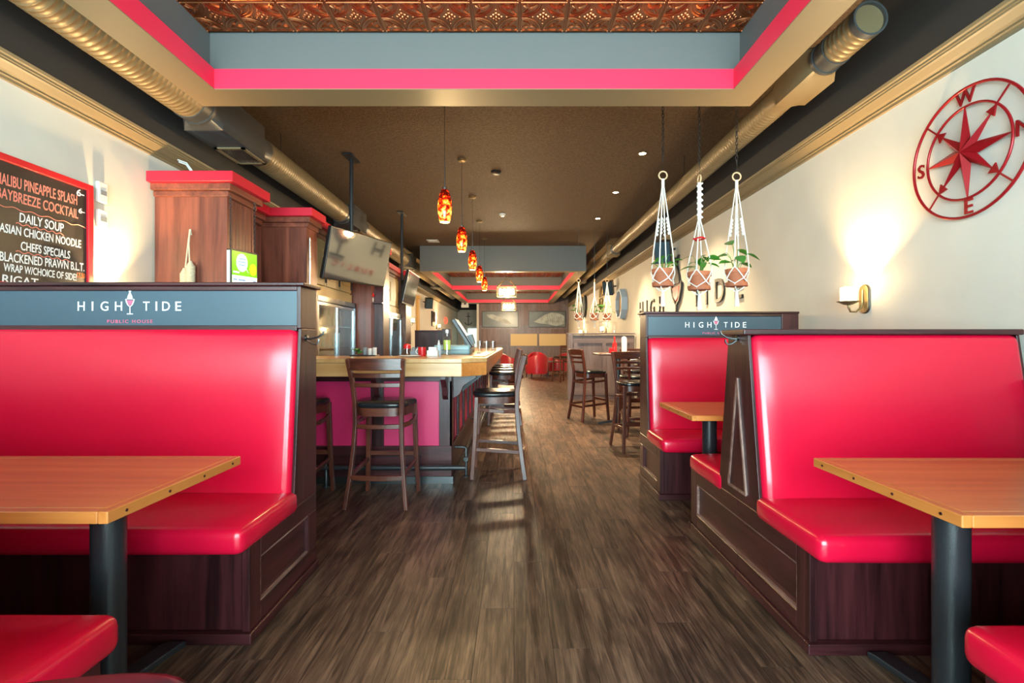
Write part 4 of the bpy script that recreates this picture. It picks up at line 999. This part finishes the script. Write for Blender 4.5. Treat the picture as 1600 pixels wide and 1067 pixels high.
t = thing('wall_clock', 'large dark round clock far along the right wall', 'clock', (XR, 17.4, 2.0)); f2 = RW(17.3, 2.45)
MB(f2).tube(ringpts(.45, .04, 32), .045, 8, loop=True).build('rim', 'black_metal', t, smooth=60)
MB(f2).lathe([(.44, .005), (.44, .03), (.001, .03)], (0, 0, 0), 32).build('face', 'grey_plastic', t)

# ================================================================== WALL DECOR, left
cb = thing('chalkboard', 'red framed chalkboard menu on the left wall', 'chalkboard', (XL, 3.1, 1.5))
y0, y1, z0, z1 = 2.74, 3.48, 1.505, 2.295
MB().box(XL + .001, XL + .018, y0, y1, z0, z1).build('board', 'chalkboard', cb)
fw = .042
for a in ((y0, y0 + fw, z0, z1), (y1 - fw, y1, z0, z1), (y0 + fw, y1 - fw, z1 - fw, z1), (y0 + fw, y1 - fw, z0, z0 + fw)):
    MB().box(XL + .001, XL + .034, *a).build('frame_side', 'frame_red', cb, bevel=.004)
def chalk(s_, ya, yb_, z, mat, cap=.056, tilt=0.0):
    text(s_, cap / .70, mat, LW((ya + yb_) / 2, z, .0185), cb, name='chalk_writing', ext=.0004, shear=.06, tilt=tilt, fit=yb_ - ya, bold=.0008)
chalk('MALIBU PINEAPPLE SPLASH', 2.835, 3.365, 2.150, 'chalk_pink', .066, .03); chalk('6-', 3.36, 3.42, 2.215, 'chalk_white', .045)
chalk('BAYBREEZE COCKTAIL', 2.84, 3.372, 2.062, 'chalk_pink', .062, .01); chalk('6-', 3.375, 3.425, 2.095, 'chalk_white', .034)
chalk('DAILY SOUP', 2.972, 3.264, 1.945, 'chalk_white', .056); chalk('ASIAN CHICKEN NOODLE', 2.855, 3.394, 1.862, 'chalk_white', .052, .01)
chalk('CHEFS SPECIALS', 2.98, 3.31, 1.775, 'chalk_white', .052); chalk('BLACKENED PRAWN B.L.T.', 2.857, 3.42, 1.700, 'chalk_white', .054, .03)
chalk('WRAP W/CHOICE OF SIDE!', 2.88, 3.36, 1.632, 'chalk_white', .046); chalk('17.50', 3.362, 3.425, 1.650, 'chalk_orange', .034)
chalk('RIGAT', 2.87, 3.09, 1.562, 'chalk_white', .05)
for a, b_, z, sl_ in ((2.80, 3.43, 1.992, 0), (2.95, 3.264, 1.906, 0), (2.95, 3.31, 1.738, 0)):
    n = 40; MB().tube([(XL + .0188, a + (b_ - a) * i / n, z + .006 * math.sin(i * .9)) for i in range(n + 1)], .0024, 4).build('chalk_line', 'chalk_pink', cb)
for z, lab, h_ in ((2.275, 'upper white thermostat beside the chalkboard', .15), (2.085, 'lower white thermostat beside the chalkboard', .13)):
    t = thing('thermostat', lab, 'thermostat', (XL, 3.57, z), 'thermostats on the left wall')
    MB().box(XL, XL + .028, 3.53, 3.61, z - h_ / 2, z + h_ / 2).build('housing', 'plastic_white', t, bevel=.006)
    MB().box(XL + .028, XL + .031, 3.545, 3.595, z - .02, z + .015).build('display', 'grey_plastic', t)
# far left wall
for y, z0, z1, lab, mt in ((11.6, 1.5, 2.35, 'dark framed picture on the left wall past the back bar', 'whale_dark'), (18.2, 1.75, 2.3, 'small dark framed picture far along the left wall', 'copper_dark')):
    t = thing('wall_picture', lab, 'picture', (XL, y, z0))
    MB().box(XL, XL + .04, y - .35, y + .35, z0, z1).build('frame', 'black_plastic', t, bevel=.006); MB().box(XL + .04, XL + .043, y - .31, y + .31, z0 + .04, z1 - .04).build('print', mt, t)
for k, (y, lab) in enumerate(((13.0, 'nearer ochre wood pilaster on the left wall'), (15.2, 'farther ochre wood pilaster on the left wall'))):
    t = thing('pilaster', lab, 'pilaster', (XL, y, 0)); MB().box(XL + .002, XL + .08, y - .12, y + .12, 0, 2.5).build('shaft', 'ochre', t, bevel=.01); MB().box(XL + .002, XL + .11, y - .15, y + .15, 2.5, 2.6).build('capital', 'ochre', t, bevel=.01)
# passage end wall
f3 = FW(-2.42, 26.19, 2.35)
t = thing('anchor_wall_art', 'small black anchor on the cream passage wall', 'wall art', (-2.42, 26.2, 2.1))
MB(f3).bar((0, -.28, .02), (0, .26, .02), .045, .03).build('shank', 'black_metal', t); MB(f3).bar((-.12, .16, .02), (.12, .16, .02), .04, .03).build('stock', 'black_metal', t)
MB(f3).tube([(.2 * math.sin(a), -.08 - .2 * math.cos(a), .02) for a in [(-1.2 + 2.4 * i / 12) for i in range(13)]], .025, 6).build('arms', 'black_metal', t, smooth=60); MB(f3).tube([(.05 * math.cos(a), .31 + .05 * math.sin(a), .02) for a in [2 * PI * i / 12 for i in range(12)]], .015, 6, loop=True).build('ring', 'black_metal', t, smooth=60)
t = thing('emergency_light', 'white twin-head emergency light above the passage', 'lamp', (-2.2, 22.45, 2.95))
MB().box(-2.35, -2.02, 21.95, 22.06, 2.70, 2.83).build('housing', 'plastic_white', t, bevel=.01)
for dx in (-.1, .1): MB().lathe([(.03, 2.83), (.06, 2.86), (.055, 2.93), (.001, 2.95)], (-2.185 + dx, 22.0, 0), 14).build('lamp_head', 'plastic_white', t, smooth=50)
MB().box(-2.2, -2.17, 22.0, 22.05, 2.83, ZS + .05).build('bracket', 'black_metal', t)
t = tag(MB(LW(21.5, 2.1, .03)).tube([(.42 * math.cos(a), .13 * math.sin(a), 0) for a in [2 * PI * i / 24 for i in range(24)]], .022, 6, loop=True).build('neon_sign', 'neon_red', smooth=60), 'glowing red neon shape on the far left wall', 'sign')

# pictures and boards on the back wall
for k, (xa, xb_, lab, sg) in enumerate(((-1.46, .20, 'left whale picture on the panelled back wall', 1), (.67, 2.36, 'right whale picture on the panelled back wall', -1))):
    t = thing('whale_picture', lab, 'picture', ((xa + xb_) / 2, YB, 1.82), 'whale pictures on the back wall'); y = YB - .02
    MB().box(xa, xb_, y - .05, y, 1.83, 2.57).build('frame', 'black_plastic', t, bevel=.006)
    MB().box(xa + .03, xb_ - .03, y - .054, y - .05, 1.86, 2.54).build('print', 'whale_dark', t)
    cx = (xa + xb_) / 2; fr_ = FW(cx, y - .054, 2.2)
    if k == 0: pts = [(-.62, .20), (-.35, .22), (0, .10), (.35, -.05), (.55, -.24), (.30, -.20), (0, -.14), (-.3, -.02), (-.52, .08)]
    else: pts = [(-.62, -.12), (-.45, -.02), (-.1, .20), (.2, .30), (.55, .26), (.78, .15), (.78, -.22), (.4, -.30), (.0, -.22), (-.3, -.20)]
    MB(fr_).prism(pts[::-1], 2, 0, .003).build('whale_figure', 'whale_light', t)
    if k == 1:
        for q in range(7): MB(fr_).bar((.0 + q * .1, .22 - .02 * q, .003), (.06 + q * .1, -.1, .003), .012, .003).build('throat_groove', 'whale_dark', t)
    else: MB(fr_).prism([(.1, .18), (.3, -.02), (.55, -.28), (.36, -.06)][::-1], 2, .003, .005).build('fluke', 'whale_light', t)
for xa, xb_, lab in ((-.18, 1.09, 'left cream board low on the back wall'), (1.12, 2.40, 'right cream board low on the back wall')):
    t = thing('cream_board', lab, 'board', ((xa + xb_) / 2, YB, .95), 'cream boards on the back wall'); MB().box(xa, xb_, YB - .06, YB - .02, .96, 1.56).build('frame', 'greywood_x', t); MB().box(xa + .03, xb_ - .03, YB - .066, YB - .06, .99, 1.53).build('panel', 'cream_board', t)

# far partition on the right
t = thing('low_partition', 'grey wood partition beyond the high tables', 'partition', (1.8, 10.1, 0))
MB().box(1.20, 2.46, 10.08, 10.16, 0, 1.32).build('panel', 'greywood_z', t); MB().box(1.10, 1.20, 10.03, 10.21, 0, 1.34).build('post', 'greywood_z', t, bevel=.008)
MB().box(1.09, 2.47, 10.03, 10.21, 1.34, 1.365).build('cap', 'greywood_x', t, bevel=.005)
for z0, z1 in ((1.16, 1.30), (.1, .25)): MB().box(1.20, 2.46, 10.06, 10.08, z0, z1).build('rail', 'greywood_x', t)
for x in (1.22, 1.8, 2.36): MB().box(x, x + .08, 10.06, 10.08, .25, 1.16).build('stile', 'greywood_z', t)
for k, (x, lab) in enumerate(((1.48, 'left'), (1.79, 'middle'), (2.06, 'right'))):
    o = MB().lathe([(.035, 1.366), (.04, 1.37), (.045, 1.55), (.05, 1.60)], (x, 10.12, 0), 14).build('glass_vase', 'drink_glass', smooth=40); tag(o, lab + ' clear glass vase on the grey partition cap', 'vase', 'vases on the grey partition')

# red tub chairs at the back
def tub(label, x, y, rz):
    t = thing('tub_chair', label, 'armchair', (0, 0, 0), 'red tub chairs at the back')
    R = []
    for i in range(17):
        a = PI * (-.12 + 1.24 * i / 16); c_, s_ = math.cos(a), math.sin(a); h_ = .62 + .16 * max(0, s_) ** 1.5
        R.append([(.36 * c_, -.36 * s_, .14), (.38 * c_, -.38 * s_, h_ - .03), (.36 * c_, -.36 * s_, h_), (.30 * c_, -.30 * s_, h_), (.28 * c_, -.28 * s_, .14)])
    MB().rings(R).build('shell', 'armchair_red', t, smooth=50)
    MB().soft(-.27, .27, -.26, .36, .16, .44, r=.05, n=5).build('seat_cushion', 'armchair_red', t, smooth=60, weld=True)
    for dx in (-.26, .26):
        for dy in (-.24, .28): MB().lathe([(.018, 0), (.025, .16)], (dx, dy, 0), 8).build('leg', 'mahogany_z', t)
    t.location = (x, y, 0); t.rotation_euler = (0, 0, rz)
tub('red tub chair at the left near the end of the bar', -.1, 16.9, -1.2); tub('red tub chair in the middle of the far lounge', .75, 16.2, .3); tub('red tub chair at the right of the far lounge', 1.55, 17.6, .9); tub('red tub chair against the back panelling', .9, 19.2, PI)
t = thing('low_table', 'small low table between the red tub chairs', 'table', (1.15, 16.9, 0)); MB().box(.95, 1.4, 16.8, 17.2, .48, .52).build('top', 'greywood_x', t); MB().lathe([(.2, 0), (.2, .02), (.03, .04), (.03, .48)], (1.17, 17.0, 0), 14).build('pedestal', 'black_metal', t, smooth=30)

# ================================================================== HANGING PLANTS
def leaf_mesh():
    R = []
    for i in range(9):
        u = i / 8; w_ = .5 * math.sin(PI * min(1, u * 1.02)) ** .8 * (1 - .35 * u) * .62; zz = -.18 * u * u + .03
        R.append((u, w_, zz))
    vs = []; fs = []
    for u, w_, zz in R: vs += [(u, -w_, zz + w_ * .18), (u, 0, zz - .01), (u, w_, zz + w_ * .18)]
    for i in range(8):
        a = i * 3; fs += [(a, a + 3, a + 4, a + 1), (a + 1, a + 4, a + 5, a + 2)]
    me = bpy.data.meshes.new('leaf'); me.from_pydata(vs, [], fs); me.materials.append(MATS['leaf_green']); me.shade_smooth(); return me
LEAF = leaf_mesh()
def plant(label, x, y, zring, zpot, pr, style, leaves, lsize, chain_top=ZC, group='macrame plant hangers over the sign booth', far=False):
    t = thing('hanging_plant', label, 'hanging plant', (x, y, zpot)); t['group'] = group
    top = zpot + pr * 1.55
    MB().lathe([(pr * .68, zpot), (pr * .92, zpot + pr * 1.15), (pr * 1.02, zpot + pr * 1.15), (pr * 1.04, top), (pr * .92, top), (pr * .88, top - .02), (.001, top - .02)], (x, y, 0), 24).build('pot', 'terracotta', t, smooth=35)
    MB().lathe([(pr * .72, zpot - .012), (pr * .98, zpot - .008), (pr * 1.02, zpot + pr * .28), (pr * .96, zpot + pr * .28), (pr * .70, zpot + .004)], (x, y, 0), 24).build('saucer', 'terracotta', t, smooth=35)
    MB().lathe([(pr * .87, top - .019), (.001, top - .012)], (x, y, 0), 16).build('soil', 'soil', t)
    rr = .0055 if not far else .008
    # ring and chain
    rz = 0 if style != 1 else PI / 2
    MB().tube([(x + .034 * math.cos(a) * math.cos(rz), y + .034 * math.cos(a) * math.sin(rz), zring + .034 * math.sin(a)) for a in [2 * PI * i / 20 for i in range(20)]], .0065, 7, loop=True).build('ring', 'ring_wood', t, smooth=60)
    if far: MB().tube([(x, y, zring + .03), (x, y, chain_top)], .004, 5).build('chain', 'steel_dark', t)
    else:
        MB().tube([(x, y, zring + .03), (x + .004, y, zring + .09), (x, y, zring + .13)], .0025, 5).build('hook_wire', 'steel_dark', t)
        chain(MB(), (x, y, zring + .12), (x, y, chain_top), .036, .0034, .010).build('chain', 'steel_dark', t)
    n = 4; gather = zring - (.10 if style != 1 else .34)
    MB().tube([(x, y, zring - .03), (x, y, gather)], .013 if style != 1 else .016, 8).build('gathered_cord', 'cotton', t, smooth=60)
    if style == 1 and not far:
        m = MB()
        for k in range(12):
            z_ = zring - .05 - k * .024; s_ = 1 if k % 2 else -1
            m.tube([(x - s_ * .022, y - .01, z_ + .012), (x, y - .022, z_), (x + s_ * .022, y - .01, z_ - .012)], .008, 5)
        m.build('braid', 'cotton', t, smooth=60)
        MB().tube([(x + .046 * math.cos(a), y + .046 * math.sin(a), gather - .16 + .004 * math.sin(3 * a)) for a in [2 * PI * i / 16 for i in range(16)]], .008, 6, loop=True).build('red_tie', 'red_plastic', t)
    rim = top + .015
    for k in range(n):
        a = PI / 4 + k * PI / 2 + .2
        ex, ey = x + pr * 1.06 * math.cos(a), y + pr * 1.06 * math.sin(a)
        m = MB().tube([(x + .008 * math.cos(a), y + .008 * math.sin(a), gather), (x + (ex - x) * .85, y + (ey - y) * .85, rim + (gather - rim) * .22), (ex, ey, rim)], rr, 6)
        if style != 1:
            for q in range(5):
                f_ = .40 + q * .045; z_ = gather + (rim - gather) * f_ ; xx = x + (ex - x) * .9 * f_; yy = y + (ey - y) * .9 * f_
                m.lathe([(.004, -.014), (.013, 0), (.004, .014)], (xx, yy, z_), 6)
        m.build('cord', 'cotton', t, smooth=60)
        # diamond net round the pot
        b1, b2 = a - PI / 4, a + PI / 4; mid = zpot + pr * .62; low = zpot - .02
        m = MB()
        for b_ in (b1, b2):
            m.tube([(ex, ey, rim), (x + pr * 1.08 * math.cos((a + b_) / 2), y + pr * 1.08 * math.sin((a + b_) / 2), (rim + mid) / 2), (x + pr * 1.05 * math.cos(b_), y + pr * 1.05 * math.sin(b_), mid)], rr * .9, 5)
            m.tube([(x + pr * 1.05 * math.cos(b_), y + pr * 1.05 * math.sin(b_), mid), (x + pr * 1.04 * math.cos(a), y + pr * 1.04 * math.sin(a), zpot + pr * .12), (x + pr * .55 * math.cos(a), y + pr * .55 * math.sin(a), low)], rr * .9, 5)
        m.build('net', 'cotton', t, smooth=60)
        m = MB().tube([(x + pr * .6 * math.cos(a), y + pr * .6 * math.sin(a), low), (x, y, low - .035)], rr, 5); m.build('net', 'cotton', t, smooth=60)
    MB().tube([(x, y, low - .02), (x, y, low - .06), (x + .002, y, low - .11), (x + .003, y, low - .155)], [.012, .014, .019, .024], 9).build('tassel', 'cotton', t, smooth=60)
    rnd = random.Random(sum(map(ord, label)))
    for k in range(leaves):
        a = rnd.uniform(0, 2 * PI) if k > 3 else (PI + .15 if k == 0 else .1 if k == 1 else rnd.uniform(PI, 2 * PI)); d = pr * rnd.uniform(.35, 1.0); s_ = lsize * rnd.uniform(.75, 1.15); h_ = rnd.uniform(.03, .16) * (lsize / .1)
        bx_, by_ = x + d * math.cos(a), y + d * math.sin(a)
        MB().tube([(x + .25 * d * math.cos(a), y + .25 * d * math.sin(a), top - .015), (x + .7 * d * math.cos(a), y + .7 * d * math.sin(a), top + h_ * .8), (bx_, by_, top + h_)], .0028, 5).build('stem', 'leaf_green', t)
        o = bpy.data.objects.new('leaf', LEAF); C.objects.link(o); o.parent = t
        o.location = Vector((bx_, by_, top + h_)) - root_loc(t); o.scale = (s_, s_, s_); o.rotation_euler = (rnd.uniform(-.5, .5), rnd.uniform(-.35, .45), a + rnd.uniform(-.5, .5))
plant('hanging plant on the left of the three near ones, small leaves in diamond macrame', 1.246, 4.12, 2.585, 1.665, .088, 0, 10, .075)
plant('middle hanging plant of the three near ones, braided cord with red tie', 1.55, 4.12, 2.555, 1.635, .092, 1, 13, .105)
plant('hanging plant on the right of the three near ones, with large glossy leaves', 1.862, 4.12, 2.575, 1.665, .088, 2, 9, .15)
for x, lab, st in ((1.325, 'left of the three far hanging plants over the grey partition', 0), (1.65, 'middle of the three far hanging plants over the grey partition', 1), (1.91, 'right of the three far hanging plants over the grey partition', 2)):
    plant(lab, x, 10.1, 2.44, 1.64, .085, st, 8, .11, group='macrame plant hangers over the grey partition', far=True)

# ================================================================== THINGS ON THE BAR
Z = BT
t = thing('cash_register', 'touchscreen till with tilted monitor on a teal base on the bar', 'till', (-.60, 5.3, Z))
MB().soft(-.84, -.46, 5.15, 5.55, Z, Z + .10, r=.02, n=3).build('drawer_base', 'teal_plastic', t, smooth=50, weld=True)
MB().box(-.84, -.47, 5.147, 5.15, Z + .045, Z + .05).build('drawer_gap', 'black_plastic', t)
MB().bar((-.47, 5.35, Z + .10), (-.50, 5.35, Z + .20), .10, .16, (0, 1, 0)).build('stand', 'black_plastic', t)
MB().bar((-.455, 5.35, Z + .07), (-.645, 5.35, Z + .37), .035, .36, (0, 1, 0)).build('monitor', 'black_plastic', t, bevel=.006)
MB().bar((-.435, 5.35, Z + .09), (-.622, 5.35, Z + .375), .006, .32, (0, 1, 0)).build('monitor_face', 'grey_plastic', t)
t = thing('pump_bottle', 'clear bottle of lime green liquid standing on the bar', 'bottle', (-.66, 4.86, Z))
MB().lathe([(.036, Z + .055), (.037, Z + .15)], (-.66, 4.86, 0), 18).build('liquid', 'liquid_lime', t, smooth=40)
MB().lathe([(.036, Z), (.038, Z + .01), (.038, Z + .155), (.030, Z + .175), (.015, Z + .19), (.015, Z + .235)], (-.66, 4.86, 0), 18).build('bottle', 'drink_glass', t, smooth=40)
MB().lathe([(.017, Z + .22), (.017, Z + .25), (.008, Z + .255)], (-.66, 4.86, 0), 12).build('cap', 'plastic_white', t, smooth=40)
t = thing('mug', 'red and white mug on the bar', 'mug', (-.85, 4.56, Z)); MB().lathe([(.034, Z), (.036, Z + .01), (.038, Z + .085), (.034, Z + .085), (.032, Z + .01)], (-.85, 4.56, 0), 16).build('cup', 'red_plastic', t, smooth=40)
MB().tube([(-.885 - .022 * math.sin(a), 4.56, Z + .045 + .024 * math.cos(a)) for a in [PI * i / 8 for i in range(9)]], .005, 6).build('handle', 'plastic_white', t)
t = thing('napkin_holder', 'white napkin box beside the red mug on the bar', 'napkin holder', (-.75, 4.56, Z)); MB().box(-.80, -.70, 4.52, 4.60, Z, Z + .055).build('box', 'plastic_white', t, bevel=.004); MB().box(-.785, -.715, 4.535, 4.585, Z + .055, Z + .085).build('napkins', 'white_paint', t)
t = thing('sauce_bottle', 'small white squeeze bottle on the bar', 'bottle', (-.71, 4.66, Z)); MB().lathe([(.022, Z), (.023, Z + .09), (.012, Z + .11)], (-.71, 4.66, 0), 14).build('body', 'blue_white', t, smooth=40); MB().lathe([(.013, Z + .11), (.004, Z + .15), (.001, Z + .151)], (-.71, 4.66, 0), 10).build('nozzle', 'plastic_white', t, smooth=40)
t = thing('bar_caddy', 'dark grey condiment caddy on the bar', 'caddy', (-.92, 4.60, Z)); MB().box(-.97, -.88, 4.60, 4.70, Z, Z + .05).build('tray', 'grey_plastic', t, bevel=.005)
for dx in (-.945, -.905): MB().lathe([(.018, Z + .05), (.018, Z + .075), (.01, Z + .085)], (dx, 4.65, 0), 10).build('canister', 'grey_plastic', t, smooth=40)
t = thing('serving_plate', 'flat white plate at the front of the bar', 'plate', (-.93, 4.40, Z)); MB().lathe([(.06, Z), (.10, Z + .010), (.098, Z + .014), (.001, Z + .006)], (-.93, 4.40, 0), 24).build('plate', 'plastic_white', t, smooth=50)
t = thing('candy_jar', 'jar with red contents on the back of the bar', 'jar', (-1.01, 4.66, Z)); MB().lathe([(.035, Z), (.035, Z + .07)], (-1.01, 4.66, 0), 14).build('jar', 'drink_glass', t, smooth=40); MB().lathe([(.036, Z + .07), (.036, Z + .10), (.02, Z + .115)], (-1.01, 4.66, 0), 14).build('lid', 'red_plastic', t, smooth=40)
t = thing('garnish_tray', 'tray of green garnish and folded napkins at the left of the bar', 'tray', (-1.40, 4.62, Z)); MB().box(-1.52, -1.28, 4.55, 4.70, Z, Z + .012).build('tray', 'black_plastic', t, bevel=.004)
rnd = random.Random(3)
for k in range(9):
    o = bpy.data.objects.new('leaf', LEAF); C.objects.link(o); o.parent = t; s_ = .07; o.scale = (s_,) * 3; o.location = (-.07 + rnd.uniform(-.03, .03), rnd.uniform(-.02, .02), .02 + rnd.uniform(0, .03)); o.rotation_euler = (rnd.uniform(-.5, .5), -.5, k * .7)
for k in range(3): MB().rings([[(-1.395 + k * .045 + .02 * math.cos(a), 4.62 + .02 * math.sin(a) * s_, Z + .012 + z) for a in [2 * PI * i / 8 for i in range(8)]] for s_, z in ((1, 0), (1.3, .045 + .012 * k), (.2, .07 - .008 * k))]).build('folded_napkin', 'plastic_white' if k else 'grey_plastic', t, smooth=50)
gi = ['front left', 'front middle', 'front right', 'back left', 'back middle', 'back right']
for k in range(6):
    x = -.44 + (k % 3) * .085; y = 6.35 + (k // 3) * .30
    o = MB().lathe([(.03, Z), (.031, Z + .004), (.038, Z + .14), (.036, Z + .14), (.029, Z + .012), (.001, Z + .010)], (x, y, 0), 16, cap=False).build('drinking_glass', 'drink_glass', smooth=40); tag(o, 'upright drinking glass on the bar, ' + gi[k] + ' of the cluster', 'glass', 'glasses on the bar')
t = thing('coffee_pot', 'steel jug among the glasses on the bar', 'jug', (-.5, 6.2, Z)); MB().lathe([(.05, Z), (.055, Z + .03), (.045, Z + .11), (.03, Z + .15), (.034, Z + .17)], (-.54, 6.1, 0), 18).build('body', 'steel', t, smooth=40); MB().tube([(-.585 - .03 * math.sin(a), 6.1, Z + .08 + .045 * math.cos(a)) for a in [PI * i / 8 for i in range(9)]], .007, 6).build('handle', 'black_plastic', t)
t = tag(MB().box(-.43, -.365, 5.7, 6.2, Z, Z + .008).build('bar_mat', 'black_plastic', bevel=.002), 'black rubber drip mat along the bar edge', 'mat')
# things on the far high table
z = 1.03
t = thing('ketchup_bottle', 'tall red sauce bottle on the far high table', 'bottle', (1.42, 6.95, z)); MB().lathe([(.032, z), (.034, z + .13), (.014, z + .17), (.012, z + .20)], (1.42, 6.95, 0), 14).build('body', 'red_plastic', t, smooth=40); MB().lathe([(.014, z + .20), (.006, z + .24)], (1.42, 6.95, 0), 10).build('cap', 'red_plastic', t, smooth=40)
t = thing('candle_holder', 'square red glass candle holder on the far high table', 'candle holder', (1.36, 6.86, z)); MB().rings([[(1.36 + d * .035, 6.86 - d * .035, zz), (1.36 + d * .035, 6.86 + d * .035, zz), (1.36 - d * .035, 6.86 + d * .035, zz), (1.36 - d * .035, 6.86 - d * .035, zz)] for d, zz in ((1, z), (1, z + .075), (.85, z + .075), (.85, z + .02))]).build('holder', 'red_plastic', t, bevel=.003)
t = thing('menu_holder', 'white rounded menu stand on the far high table', 'menu stand', (1.54, 6.9, z)); MB(FW(1.54, 6.9, z)).prism([(-.035, .0), (.035, .0)] + arc(0, .20, .035, 0, PI, 8), 2, 0, .03).build('stand', 'white_paint', t, bevel=.003)
